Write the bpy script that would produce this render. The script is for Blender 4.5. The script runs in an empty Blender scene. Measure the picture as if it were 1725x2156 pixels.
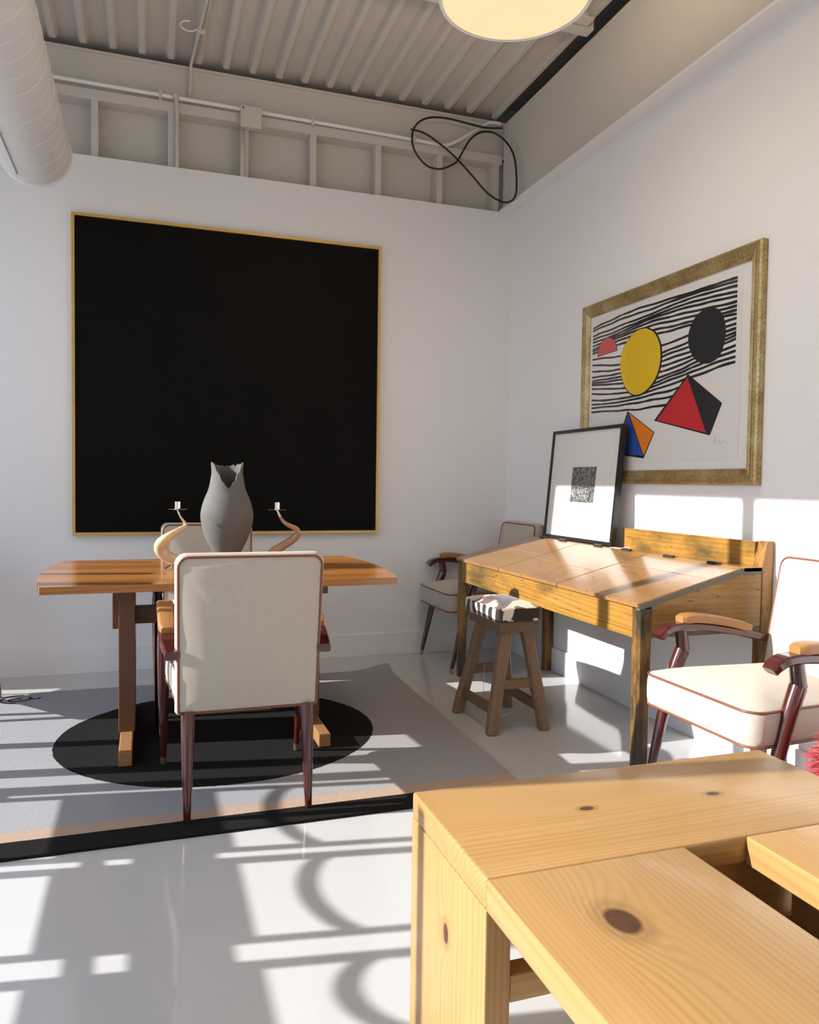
import bpy, bmesh, math, random
from mathutils import Vector, Matrix, noise as mnoise

random.seed(7)
scene = bpy.context.scene
COL = scene.collection
PI = math.pi

# ------------------------------------------------------------------ camera
CAM_POS = Vector((-2.43147, -5.00072, 1.18))
YAW, PITCH, ROLL, FPX = 0.32747369, -0.03897076, 0.01341531, 1624.266
cd = bpy.data.cameras.new('camera')
cam = bpy.data.objects.new('camera', cd)
COL.objects.link(cam)
fwd = Vector((math.sin(YAW) * math.cos(PITCH), math.cos(YAW) * math.cos(PITCH), math.sin(PITCH)))
rgt = Vector((math.cos(YAW), -math.sin(YAW), 0))
upv = rgt.cross(fwd)
r2 = rgt * math.cos(ROLL) + upv * math.sin(ROLL)
u2 = upv * math.cos(ROLL) - rgt * math.sin(ROLL)
cam.matrix_world = Matrix(((r2.x, u2.x, -fwd.x, CAM_POS.x), (r2.y, u2.y, -fwd.y, CAM_POS.y),
                           (r2.z, u2.z, -fwd.z, CAM_POS.z), (0, 0, 0, 1)))
cd.sensor_fit = 'VERTICAL'
cd.sensor_height = 36.0
cd.lens = FPX / 2156 * 36.0
cd.clip_start = 0.02
scene.camera = cam

# ------------------------------------------------------------------ world, sun, exposure
scene.view_settings.view_transform = 'Standard'
scene.view_settings.look = 'None'
scene.view_settings.gamma = 1.0
scene.view_settings.use_curve_mapping = False
scene.view_settings.exposure = 0.12
scene.cycles.use_denoising = True
scene.cycles.max_bounces = 8
scene.cycles.diffuse_bounces = 5
scene.cycles.sample_clamp_indirect = 8.0

w = bpy.data.worlds.new('sky')
scene.world = w
w.use_nodes = True
wn = w.node_tree
bg = wn.nodes['Background']
SKY_STRENGTH = 2.0
tc = wn.nodes.new('ShaderNodeTexCoord')
sep = wn.nodes.new('ShaderNodeSeparateXYZ')
ramp = wn.nodes.new('ShaderNodeValToRGB')
ramp.color_ramp.elements[0].position = 0.0
ramp.color_ramp.elements[0].color = (0.74, 0.83, 0.95, 1)
ramp.color_ramp.elements[1].position = 0.8
ramp.color_ramp.elements[1].color = (0.42, 0.56, 0.85, 1)
wn.links.new(tc.outputs['Generated'], sep.inputs[0])
wn.links.new(sep.outputs[2], ramp.inputs[0])
wn.links.new(ramp.outputs[0], bg.inputs[0])
bg.inputs[1].default_value = SKY_STRENGTH

SUN_DIR = Vector((1.0, -0.167, -0.457)).normalized()
sd = bpy.data.lights.new('sun', 'SUN')
sd.energy = 8.0
sd.angle = math.radians(0.4)
sd.color = (1.0, 0.985, 0.965)
so = bpy.data.objects.new('sun', sd)
so.rotation_euler = SUN_DIR.to_track_quat('-Z', 'Y').to_euler()
so.location = (-9, 1, 6)
COL.objects.link(so)

# ------------------------------------------------------------------ helpers
def link(o, parent=None):
    COL.objects.link(o)
    if parent is not None:
        o.parent = parent
    return o

def root_of(o):
    while o.parent is not None:
        o = o.parent
    return o

def obj(name, bm, mat, parent=None, world=True, smooth=False, loc=None, auto=None):
    """one mesh object; world=True: vertices are given in world metres and moved into the parent's frame"""
    me = bpy.data.meshes.new(name)
    bmesh.ops.recalc_face_normals(bm, faces=bm.faces[:])
    if parent is not None and world:
        bmesh.ops.translate(bm, verts=bm.verts[:], vec=-Vector(root_of(parent).location))
    if parent is None and loc is not None:
        bmesh.ops.translate(bm, verts=bm.verts[:], vec=-Vector(loc))
    bm.to_mesh(me)
    bm.free()
    if mat is not None:
        me.materials.append(mat)
    if smooth:
        me.polygons.foreach_set('use_smooth', [True] * len(me.polygons))
        if auto is not None:
            me.set_sharp_from_angle(angle=math.radians(auto))
    o = bpy.data.objects.new(name, me)
    if parent is None and loc is not None:
        o.location = loc
    return link(o, parent)

def tag(o, label, cat, group=None, kind=None):
    o['label'] = label
    o['category'] = cat
    if group:
        o['group'] = group
    if kind:
        o['kind'] = kind
    return o

def thing(name, label, cat, loc, rz=0.0, group=None):
    o = bpy.data.objects.new(name, None)
    o.empty_display_size = 0.05
    o.location = loc
    o.rotation_euler = (0, 0, rz)
    link(o)
    return tag(o, label, cat, group)

def struct(name, bm, mat, parent=None, **k):
    o = obj(name, bm, mat, parent, **k)
    if parent is None:
        o['kind'] = 'structure'
    return o

def new():
    return bmesh.new()

def add_box(bm, lo, hi, bevel=0.0, seg=2):
    lo, hi = Vector(lo), Vector(hi)
    c, s = (lo + hi) / 2, hi - lo
    b2 = bmesh.new()
    bmesh.ops.create_cube(b2, size=1.0)
    for v in b2.verts:
        v.co = Vector((v.co.x * s.x, v.co.y * s.y, v.co.z * s.z)) + c
    if bevel > 0:
        bmesh.ops.bevel(b2, geom=b2.edges[:], offset=bevel, segments=seg, profile=0.5, affect='EDGES')
    merge(bm, b2)
    return bm

def merge(bm, b2):
    me = bpy.data.meshes.new('tmp')
    b2.to_mesh(me)
    b2.free()
    bm.from_mesh(me)
    bpy.data.meshes.remove(me)

def box(lo, hi, bevel=0.0, seg=2):
    return add_box(new(), lo, hi, bevel, seg)

def catmull(pts, n=6):
    """smooth a list of tuples (any dimension)"""
    out = []
    P = [tuple(p) for p in pts]
    P = [tuple(2 * a - b for a, b in zip(P[0], P[1]))] + P + [tuple(2 * a - b for a, b in zip(P[-1], P[-2]))]
    for i in range(1, len(P) - 2):
        for k in range(n):
            t = k / n
            out.append(tuple(0.5 * ((2 * b) + (-a + c) * t + (2 * a - 5 * b + 4 * c - d) * t * t + (-a + 3 * b - 3 * c + d) * t ** 3)
                             for a, b, c, d in zip(P[i - 1], P[i], P[i + 1], P[i + 2])))
    out.append(P[-2])
    return out

def sweep(bm, pts, sect, up=Vector((0, 0, 1)), closed=False, caps=True):
    """sweep section (list of (a,b) per point, or a function i->list) along pts; a along side, b along local up"""
    pts = [Vector(p) for p in pts]
    n = len(pts)
    rings = []
    prev_side = None
    for i, p in enumerate(pts):
        if closed:
            t = pts[(i + 1) % n] - pts[i - 1]
        else:
            t = pts[min(i + 1, n - 1)] - pts[max(i - 1, 0)]
        t.normalize()
        side = t.cross(up)
        if side.length < 1e-3:
            side = prev_side or t.orthogonal()
        side.normalize()
        if prev_side is not None and side.dot(prev_side) < 0:
            side = -side
        prev_side = side
        u = side.cross(t)
        s = sect(i) if callable(sect) else sect
        rings.append([bm.verts.new(p + side * a + u * b) for a, b in s])
    m = len(rings[0])
    for i in range(n if closed else n - 1):
        r0, r1 = rings[i], rings[(i + 1) % n]
        for k in range(m):
            bm.faces.new((r0[k], r0[(k + 1) % m], r1[(k + 1) % m], r1[k]))
    if caps and not closed:
        bm.faces.new(rings[0])
        bm.faces.new(rings[-1][::-1])
    return bm

def tube(bm, pts, r, seg=8, closed=False, caps=True):
    rr = r if callable(r) else (lambda i: r)
    if isinstance(r, (list, tuple)):
        rr = lambda i: r[i]
    def s(i):
        q = rr(i)
        return [(q * math.cos(2 * PI * k / seg), q * math.sin(2 * PI * k / seg)) for k in range(seg)]
    # a tube needs a stable frame: parallel transport
    pts = [Vector(p) for p in pts]
    n = len(pts)
    ts = []
    for i in range(n):
        if closed:
            t = pts[(i + 1) % n] - pts[i - 1]
        else:
            t = pts[min(i + 1, n - 1)] - pts[max(i - 1, 0)]
        ts.append(t.normalized())
    a = ts[0].orthogonal().normalized()
    rings = []
    for i in range(n):
        if i:
            q = ts[i - 1].rotation_difference(ts[i])
            a = (q @ a)
            a = (a - ts[i] * a.dot(ts[i])).normalized()
        b = ts[i].cross(a)
        rings.append([bm.verts.new(pts[i] + a * x + b * y) for x, y in s(i)])
    for i in range(n if closed else n - 1):
        r0, r1 = rings[i], rings[(i + 1) % n]
        off = 0
        if closed and i == n - 1:
            off = min(range(seg), key=lambda o: (r0[0].co - r1[o].co).length)
        for k in range(seg):
            bm.faces.new((r0[k], r0[(k + 1) % seg], r1[(k + 1 + off) % seg], r1[(k + off) % seg]))
    if caps and not closed:
        bm.faces.new(rings[0][::-1])
        bm.faces.new(rings[-1])
    return bm

def lathe(bm, prof, c=(0, 0, 0), seg=32, cap0=True, cap1=True):
    rings = []
    for r, z in prof:
        rings.append([bm.verts.new((c[0] + r * math.cos(2 * PI * k / seg), c[1] + r * math.sin(2 * PI * k / seg), c[2] + z)) for k in range(seg)])
    for a, b in zip(rings, rings[1:]):
        for k in range(seg):
            bm.faces.new((a[k], a[(k + 1) % seg], b[(k + 1) % seg], b[k]))
    if cap0:
        bm.faces.new(rings[0][::-1])
    if cap1:
        bm.faces.new(rings[-1])
    return bm

def prism(bm, poly, axis, a, b):
    """extrude a 2D polygon (in the two other axes, in xyz order) from a to b along axis"""
    def P(q, v):
        q = list(q)
        q.insert(axis, v)
        return q
    v0 = [bm.verts.new(P(p, a)) for p in poly]
    v1 = [bm.verts.new(P(p, b)) for p in poly]
    n = len(poly)
    bm.faces.new(v0[::-1])
    bm.faces.new(v1)
    for k in range(n):
        bm.faces.new((v0[k], v0[(k + 1) % n], v1[(k + 1) % n], v1[k]))
    return bm

def round_poly(corners, seg=5):
    """corners: (x, y, radius); rounded outline"""
    out = []
    n = len(corners)
    for i in range(n):
        p = Vector(corners[i][:2]); r = corners[i][2]
        a = Vector(corners[i - 1][:2]); b = Vector(corners[(i + 1) % n][:2])
        if r <= 0:
            out.append(tuple(p)); continue
        d0, d1 = (a - p).normalized(), (b - p).normalized()
        ang = d0.angle(d1)
        L = r / math.tan(ang / 2)
        s, e = p + d0 * L, p + d1 * L
        c = p + (d0 + d1).normalized() * (r / math.sin(ang / 2))
        a0 = math.atan2(s.y - c.y, s.x - c.x); a1 = math.atan2(e.y - c.y, e.x - c.x)
        da = (a1 - a0 + PI) % (2 * PI) - PI
        for k in range(seg + 1):
            t = a0 + da * k / seg
            out.append((c.x + r * math.cos(t), c.y + r * math.sin(t)))
    return out

def densify(poly, step):
    out = []
    for i, p in enumerate(poly):
        q = poly[(i + 1) % len(poly)]
        d = math.dist(p, q)
        k = max(1, int(d / step))
        for j in range(k):
            t = j / k
            out.append((p[0] + (q[0] - p[0]) * t, p[1] + (q[1] - p[1]) * t))
    return out

def cushion(bm, outline, w0, w1, crown, f, bulge=0.0):
    """padded block: outline in (u,v), thickness w0..w1, crowned on the w1 side; f maps (u,v,w) to xyz"""
    cu = sum(p[0] for p in outline) / len(outline)
    cv = sum(p[1] for p in outline) / len(outline)
    def ring(k, w):
        return [bm.verts.new(f(cu + (u - cu) * k, cv + (v - cv) * k, w)) for u, v in outline]
    rr = [ring(0.97, w0), ring(1.0, w0 + 0.006), ring(1 + bulge * .7, w0 * .8 + w1 * .2), ring(1.0 + bulge, (w0 + w1) / 2), ring(1 + bulge * .7, w0 * .2 + w1 * .8), ring(1.0, w1 - 0.004), ring(0.985, w1 + crown * .06)]
    for k in (0.93, 0.84, 0.7, 0.5, 0.25):
        rr.append(ring(k, w1 + crown * (1 - k ** 2.4)))
    n = len(outline)
    for a, b in zip(rr, rr[1:]):
        for k in range(n):
            bm.faces.new((a[k], a[(k + 1) % n], b[(k + 1) % n], b[k]))
    bm.faces.new(rr[-1])
    bm.faces.new(rr[0][::-1])
    return bm

# ------------------------------------------------------------------ materials
class NT:
    def __init__(s, name):
        s.m = bpy.data.materials.new(name)
        s.m.use_nodes = True
        s.t = s.m.node_tree
        s.b = s.t.nodes['Principled BSDF']
        s.out = s.t.nodes['Material Output']
        s._tc = None
    def n(s, typ, **k):
        o = s.t.nodes.new(typ)
        for a, v in k.items():
            setattr(o, a, v)
        return o
    def l(s, a, b):
        s.t.links.new(a, b)
    def setin(s, node, i, v):
        if hasattr(v, 'is_output') or isinstance(v, bpy.types.NodeSocket):
            s.l(v, node.inputs[i])
        else:
            node.inputs[i].default_value = v
    def co(s):
        if s._tc is None:
            s._tc = s.n('ShaderNodeTexCoord')
        return s._tc.outputs['Object']
    def math(s, op, a, b=0.0, c=0.0, clamp=False):
        m = s.n('ShaderNodeMath', operation=op, use_clamp=clamp)
        s.setin(m, 0, a); s.setin(m, 1, b)
        if op in ('MULTIPLY_ADD', 'SMOOTH_MIN', 'COMPARE'):
            s.setin(m, 2, c)
        return m.outputs[0]
    def mapping(s, v, scale=(1, 1, 1), loc=(0, 0, 0), rot=(0, 0, 0)):
        m = s.n('ShaderNodeMapping')
        s.l(v, m.inputs[0])
        m.inputs['Scale'].default_value = scale
        m.inputs['Location'].default_value = loc
        m.inputs['Rotation'].default_value = rot
        return m.outputs[0]
    def noise(s, v, scale=5.0, detail=3.0, rough=0.5, dist=0.0):
        m = s.n('ShaderNodeTexNoise')
        s.l(v, m.inputs['Vector'])
        m.inputs['Scale'].default_value = scale
        m.inputs['Detail'].default_value = detail
        m.inputs['Roughness'].default_value = rough
        m.inputs['Distortion'].default_value = dist
        return m.outputs[0]
    def ramp(s, v, stops, interp='LINEAR'):
        m = s.n('ShaderNodeValToRGB')
        m.color_ramp.interpolation = interp
        e = m.color_ramp.elements
        while len(e) < len(stops):
            e.new(0.5)
        for k, (p, c) in enumerate(stops):
            e[k].position = p
            e[k].color = (*c, 1) if len(c) == 3 else c
        s.l(v, m.inputs[0])
        return m.outputs[0]
    def mix(s, f, a, b, blend='MIX'):
        m = s.n('ShaderNodeMix', data_type='RGBA', blend_type=blend)
        s.setin(m, 0, f)
        for i, v in ((6, a), (7, b)):
            if isinstance(v, tuple):
                m.inputs[i].default_value = (*v, 1) if len(v) == 3 else v
            else:
                s.l(v, m.inputs[i])
        return m.outputs[2]
    def sep(s, v):
        m = s.n('ShaderNodeSeparateXYZ')
        s.l(v, m.inputs[0])
        return m.outputs
    def bump(s, h, strength=0.2, dist=0.002):
        m = s.n('ShaderNodeBump')
        m.inputs['Strength'].default_value = strength
        m.inputs['Distance'].default_value = dist
        s.l(h, m.inputs['Height'])
        s.l(m.outputs[0], s.b.inputs['Normal'])
    def base(s, c):
        s.setin(s.b, 'Base Color', (*c, 1) if isinstance(c, tuple) and len(c) == 3 else c)
    def set(s, **k):
        names = dict(rough='Roughness', metal='Metallic', spec='Specular IOR Level', coat='Coat Weight', coatr='Coat Roughness', sheen='Sheen Weight')
        for a, v in k.items():
            s.setin(s.b, names[a], v)
        return s

def plain(name, c, rough=0.5, metal=0.0, spec=0.5, var=0.06, vscale=12.0, bump=0.0, bscale=200.0, coat=0.0):
    t = NT(name)
    n = t.noise(t.co(), vscale, 4)
    t.base(t.mix(n, tuple(x * (1 - var) for x in c), tuple(min(1, x * (1 + var)) for x in c)))
    t.set(rough=rough, metal=metal, spec=spec, coat=coat, coatr=0.06)
    if bump:
        t.bump(t.noise(t.co(), bscale, 3), bump, 0.001)
    return t.m

def wood(name, light, dark, axis=0, freq=40.0, rough=0.35, fine=1.0, amp=1.6, spec=0.5, coat=0.0, patches=None, knots=(), bump=0.1, contrast=1.0, lines=True):
    """long grain along axis; knots: (x, y, z, r_along, r_across) in object coordinates"""
    t = NT(name)
    sc = [1.0, 1.0, 1.0]
    sc[axis] = 0.07
    v = t.mapping(t.co(), tuple(sc))
    slow = t.noise(v, 5.0, 2, 0.5)
    med = t.noise(v, 30.0, 3, 0.6)
    sc2 = [1.0, 1.0, 1.0]
    sc2[axis] = 0.02
    fib = t.noise(t.mapping(t.co(), tuple(sc2)), 260.0, 2, 0.6)
    S = t.sep(t.co())
    others = [i for i in range(3) if i != axis]
    cross = t.math('ADD', S[others[0]], t.math('MULTIPLY', S[others[1]], 0.6))
    ph = t.math('ADD', t.math('MULTIPLY', cross, freq * 9), t.math('MULTIPLY', slow, amp * 26))
    kmask = None
    for kx, ky, kz, ra, rc in knots:
        s3 = [1 / rc, 1 / rc, 1 / rc]
        s3[axis] = 1 / ra
        q = t.mapping(t.co(), tuple(s3), (-kx * s3[0], -ky * s3[1], -kz * s3[2]))
        ln = t.n('ShaderNodeVectorMath', operation='LENGTH')
        t.l(q, ln.inputs[0])
        d = t.math('ADD', ln.outputs['Value'], t.math('MULTIPLY', t.math('SUBTRACT', med, 0.5), 0.35))
        g = t.math('POWER', 2.718, t.math('MULTIPLY', t.math('MULTIPLY', d, d), -0.16))
        ph = t.math('ADD', ph, t.math('MULTIPLY', g, rc * 1.6 * freq * 9))
        mk = t.math('SUBTRACT', 1.0, t.math('DIVIDE', t.math('SUBTRACT', d, 0.8), 0.35), clamp=True)
        ringk = t.math('MULTIPLY', t.math('SUBTRACT', 1.0, t.math('ABSOLUTE', t.math('MULTIPLY', t.math('SUBTRACT', d, 1.3), 1.6)), clamp=True), 0.3)
        mk = t.math('MAXIMUM', mk, ringk)
        kmask = mk if kmask is None else t.math('MAXIMUM', kmask, mk)
    wv = t.math('ADD', t.math('MULTIPLY', t.math('SINE', t.math('ADD', ph, t.math('MULTIPLY', med, 2.0))), 0.5), 0.5)
    wv = t.math('POWER', wv, 2.0 if lines else 1.0)
    wv = t.math('MULTIPLY', wv, t.math('ADD', t.math('MULTIPLY', t.noise(t.mapping(t.co(), tuple(sc)), 11.0, 3), 1.8), -0.25, clamp=True))
    f = t.math('ADD', t.math('MULTIPLY', wv, 0.55 * contrast), t.math('MULTIPLY', t.math('SUBTRACT', med, 0.5), 0.7 * contrast))
    f = t.math('ADD', f, t.math('MULTIPLY', t.math('SUBTRACT', fib, 0.5), 0.5 * fine))
    f = t.math('ADD', f, 0.1, clamp=True)
    col = t.mix(f, light, dark)
    if patches:
        pc, lo, hi = patches
        pn = t.noise(t.mapping(t.co(), tuple(0.35 if i == axis else 1.0 for i in range(3))), 7.0, 5, 0.65)
        pf = t.ramp(pn, [(lo, (0, 0, 0)), (hi, (1, 1, 1))])
        col = t.mix(pf, col, pc)
        sp = t.noise(t.mapping(t.co(), tuple(0.3 if i == axis else 1.0 for i in range(3))), 75.0, 2, 0.5)
        sf = t.ramp(sp, [(0.66, (0, 0, 0)), (0.74, (1, 1, 1))])
        col = t.mix(t.math('MULTIPLY', sf, 0.75), col, (0.05, 0.03, 0.015))
    if kmask is not None:
        kd = t.mix(t.noise(t.co(), 60.0, 3), (0.035, 0.012, 0.005), (0.12, 0.05, 0.02))
        col = t.mix(kmask, col, kd)
    t.base(col)
    t.set(rough=rough, spec=spec, coat=coat, coatr=0.08)
    if bump:
        t.bump(t.math('ADD', fib, t.math('MULTIPLY', wv, 0.5)), bump, 0.0008)
    return t.m

def painted(name, c, rough=0.6, scale=1.0):
    t = NT(name)
    n = t.noise(t.co(), 1.3 * scale, 3)
    t.base(t.mix(n, tuple(x * 0.975 for x in c), c))
    t.set(rough=rough, spec=0.3)
    t.bump(t.noise(t.co(), 160.0, 3), 0.12, 0.0006)
    return t.m

M = {}
M['wall'] = painted('white wall paint', (0.85, 0.845, 0.845), 0.6)
M['ceiling'] = painted('white paint shaded for overhead', (0.62, 0.585, 0.53), 0.55)  # same white paint as the walls; dimmer, warmer overhead light put into colour
M['trimwhite'] = painted('white trim paint', (0.84, 0.835, 0.835), 0.45)
M['dark_gap'] = plain('gap shade and screw colour', (0.10, 0.092, 0.08), 0.8)  # shade of the ceiling gaps put into colour; one screw uses it too
M['duct'] = painted('white painted duct', (0.74, 0.73, 0.71), 0.45)
M['black_metal'] = plain('black painted steel', (0.012, 0.011, 0.011), 0.35)
M['rubber'] = plain('black cable jacket', (0.012, 0.012, 0.013), 0.45)
M['mahogany'] = wood('dark lacquered mahogany', (0.075, 0.014, 0.010), (0.028, 0.006, 0.006), axis=2, freq=60, rough=0.14, coat=0.6, bump=0.0, fine=0.4, contrast=0.6)
M['mahogany_arm'] = wood('dark lacquered mahogany armrest', (0.075, 0.014, 0.010), (0.028, 0.006, 0.006), axis=1, freq=60, rough=0.14, coat=0.6, bump=0.0, fine=0.4, contrast=0.6)
M['leather'] = plain('tan leather', (0.36, 0.165, 0.055), 0.38, var=0.15, vscale=25, bump=0.15, bscale=350)
M['piping'] = plain('brown leather piping', (0.20, 0.072, 0.034), 0.4, var=0.1)
M['brass'] = plain('brass foot cap', (0.48, 0.36, 0.20), 0.3, metal=0.9)
M['silver'] = plain('polished silver', (0.78, 0.77, 0.72), 0.13, metal=1.0, var=0.02)
M['hinge'] = plain('dark steel hinge', (0.10, 0.09, 0.085), 0.35, metal=0.7)
M['gold'] = plain('gold leaf fillet', (0.66, 0.42, 0.12), 0.34, metal=0.35, var=0.12, vscale=30)
M['mat_white'] = plain('white mat board', (0.80, 0.79, 0.76), 0.6, var=0.02)
M['paper'] = plain('off white printmaking paper', (0.77, 0.755, 0.725), 0.6, var=0.02)
M['ink_black'] = plain('black printing ink', (0.016, 0.016, 0.018), 0.5)
M['ink_yellow'] = plain('yellow printing ink', (0.80, 0.54, 0.012), 0.5, var=0.03)
M['ink_red'] = plain('red printing ink', (0.58, 0.022, 0.028), 0.5, var=0.03)
M['ink_pale_red'] = plain('pale red printing ink', (0.62, 0.085, 0.075), 0.5, var=0.03)
M['ink_blue'] = plain('blue printing ink', (0.018, 0.075, 0.37), 0.5, var=0.03)
M['ink_orange'] = plain('orange printing ink', (0.78, 0.22, 0.012), 0.5, var=0.03)
M['pencil'] = plain('pencil line', (0.42, 0.40, 0.38), 0.7)
M['frame_black'] = plain('black lacquered frame', (0.013, 0.013, 0.015), 0.3)
M['string'] = plain('white cotton string', (0.72, 0.70, 0.66), 0.8)
M['outdoor'] = plain('pale concrete paving', (0.30, 0.29, 0.27), 0.8)
M['mullion'] = plain('dark window bar paint', (0.05, 0.05, 0.05), 0.5)
M['teak'] = [wood('teak plank %d' % i, l, d, axis=0, freq=70 + 9 * i, rough=0.24, coat=0.2, fine=0.7, bump=0.03, contrast=0.9)
             for i, (l, d) in enumerate([((0.43, 0.175, 0.042), (0.24, 0.075, 0.016)), ((0.37, 0.14, 0.032), (0.19, 0.055, 0.012)), ((0.48, 0.205, 0.05), (0.28, 0.095, 0.02))])]
M['teak_leg'] = wood('dark teak leg', (0.17, 0.066, 0.028), (0.08, 0.03, 0.014), axis=2, freq=90, rough=0.4, fine=0.8)
M['teak_rail'] = wood('dark teak rail', (0.14, 0.042, 0.018), (0.06, 0.02, 0.01), axis=0, freq=90, rough=0.4, fine=0.8)
M['teak_foot'] = wood('teak foot', (0.36, 0.18, 0.07), (0.19, 0.08, 0.028), axis=1, freq=90, rough=0.45, fine=0.8)
DP = ((0.10, 0.065, 0.02), 0.47, 0.68)
M['desk_y'] = wood('aged honey desk wood', (0.38, 0.195, 0.036), (0.215, 0.092, 0.016), axis=1, freq=55, rough=0.3, patches=DP, bump=0.2, spec=0.45)
M['desk_x'] = wood('aged honey desk end', (0.34, 0.18, 0.040), (0.20, 0.093, 0.02), axis=0, freq=50, rough=0.36, patches=((0.10, 0.075, 0.03), 0.58, 0.78), bump=0.2, knots=((0.02, 0, 0.70, 0.03, 0.022),), spec=0.4)
M['desk_z'] = wood('worn desk leg wood', (0.34, 0.165, 0.038), (0.16, 0.07, 0.018), axis=2, freq=60, rough=0.4, patches=((0.04, 0.03, 0.016), 0.42, 0.60), bump=0.3, spec=0.4)
M['desk_lid'] = wood('worn polished desk lid', (0.33, 0.17, 0.056), (0.22, 0.098, 0.03), axis=1, freq=45, rough=0.19, patches=((0.20, 0.10, 0.04), 0.50, 0.75), bump=0.08, fine=0.6, contrast=0.6, spec=0.6, coat=0.25)
M['desk_iron'] = plain('dark worn edge strip', (0.12, 0.105, 0.08), 0.5, var=0.4, vscale=40)
M['stool_z'] = wood('old elm stool leg', (0.26, 0.155, 0.08), (0.12, 0.066, 0.032), axis=2, freq=110, rough=0.5, bump=0.4, fine=1.4)
M['stool_y'] = wood('old elm stool plank', (0.21, 0.12, 0.06), (0.09, 0.048, 0.023), axis=1, freq=110, rough=0.5, bump=0.4, fine=1.4)
M['stool_x'] = wood('old elm stool stretcher', (0.24, 0.14, 0.07), (0.11, 0.06, 0.03), axis=0, freq=110, rough=0.5, bump=0.4, fine=1.4)
PL, PD = (0.46, 0.268, 0.098), (0.30, 0.142, 0.040)
M['pine_x'] = wood('pine board across', PL, PD, axis=0, freq=62, rough=0.3, amp=3.0, bump=0.05, spec=0.4, coat=0.1, fine=0.5, contrast=0.75,
                   knots=((-0.142, 0.525, 0.55, 0.016, 0.009), (0.146, 0.512, 0.55, 0.016, 0.009)))
M['pine_y'] = wood('pine board lengthwise', PL, PD, axis=1, freq=58, rough=0.3, amp=3.5, bump=0.05, spec=0.4, coat=0.1, fine=0.5, contrast=0.75,
                   knots=((-0.300, 0.172, 0.55, 0.036, 0.026),))
M['pine_z'] = wood('pine leg board', PL, PD, axis=2, freq=75, rough=0.34, amp=2.0, bump=0.05, spec=0.4, coat=0.1, fine=0.5, contrast=0.75,
                   knots=((-0.44, 0.506, 0.365, 0.02, 0.012),))
M['horn_pale'] = plain('pale polished horn', (0.66, 0.50, 0.30), 0.25, var=0.35, vscale=14, coat=0.4)
M['horn_brown'] = plain('brown polished horn', (0.36, 0.205, 0.125), 0.3, var=0.3, vscale=14, coat=0.3)
M['scribble'] = plain('black woven mark', (0.01, 0.01, 0.01), 0.9)
M['steel_deck'] = M['ceiling']

t = NT('polished white resin floor')
sp_ = t.ramp(t.noise(t.co(), 420.0, 2), [(0.30, (0.80, 0.80, 0.80)), (0.42, (1, 1, 1))])
cl = t.noise(t.co(), 0.9, 4)
t.base(t.mix(1.0, t.mix(cl, (0.55, 0.55, 0.54), (0.62, 0.62, 0.61)), sp_, 'MULTIPLY'))
t.set(rough=t.math('ADD', t.math('MULTIPLY', t.noise(t.co(), 3.0, 4), 0.10), 0.045), spec=0.65)
M['floor'] = t.m

t = NT('linen weave')
S = t.sep(t.mapping(t.co(), (1, 1, 1)))
wx = t.math('SINE', t.math('MULTIPLY', t.math('ADD', S[0], t.math('MULTIPLY', S[1], 0.7)), 2100.0))
wz = t.math('SINE', t.math('MULTIPLY', t.math('ADD', S[2], t.math('MULTIPLY', S[1], 0.7)), 2100.0))
wv = t.math('MULTIPLY', wx, wz)
n1 = t.noise(t.co(), 420.0, 2)
f = t.math('ADD', t.math('MULTIPLY', wv, 0.22), t.math('MULTIPLY', n1, 0.9), clamp=True)
t.base(t.mix(f, (0.40, 0.34, 0.27), (0.69, 0.615, 0.525)))
t.set(rough=0.9, spec=0.15, sheen=0.15)
t.bump(t.math('ADD', wv, t.math('MULTIPLY', n1, 2.0)), 0.35, 0.0008)
M['linen'] = t.m

t = NT('matte black canvas')
S = t.sep(t.co())
g = t.noise(t.mapping(t.co(), (1, 1, 14)), 9.0, 4, 0.65)
g2 = t.noise(t.mapping(t.co(), (14, 1, 1)), 5.0, 4, 0.6)
f = t.math('MULTIPLY', g, g2)
t.base(t.mix(f, (0.0035, 0.0033, 0.003), (0.010, 0.009, 0.0075)))
t.set(rough=0.45, spec=0.07)
t.bump(t.math('ADD', g, g2), 0.5, 0.0015)
M['canvas'] = t.m

t = NT('wool rug with black disc and striped border')
S = t.sep(t.co())
jit = t.math('MULTIPLY', t.math('SUBTRACT', t.noise(t.co(), 60.0, 3), 0.5), 0.03)
ex = t.math('DIVIDE', t.math('ADD', S[0], 2.11), 0.712)
ey = t.math('DIVIDE', t.math('ADD', S[1], 1.365), 0.66)
rr = t.math('ADD', t.math('ADD', t.math('MULTIPLY', ex, ex), t.math('MULTIPLY', ey, ey)), jit)
disc = t.math('LESS_THAN', rr, 1.0)
yj = t.math('ADD', S[1], t.math('MULTIPLY', jit, 0.15))
blackband = t.math('LESS_THAN', yj, -2.298)
tan = t.math('LESS_THAN', yj, -2.225)
pile = t.noise(t.co(), 260.0, 3, 0.7)
grey = t.mix(pile, (0.29, 0.285, 0.29), (0.43, 0.425, 0.43))
tanc = t.mix(pile, (0.40, 0.275, 0.20), (0.56, 0.41, 0.31))
blk = t.mix(pile, (0.006, 0.006, 0.006), (0.028, 0.027, 0.026))
c = t.mix(tan, grey, tanc)
c = t.mix(blackband, c, blk)
c = t.mix(disc, c, blk)
t.base(c)
t.set(rough=0.95, spec=0.05)
t.bump(t.math('ADD', pile, t.math('MULTIPLY', t.noise(t.co(), 40.0, 3), 0.6)), 0.45, 0.004)
M['rug'] = t.m

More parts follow.
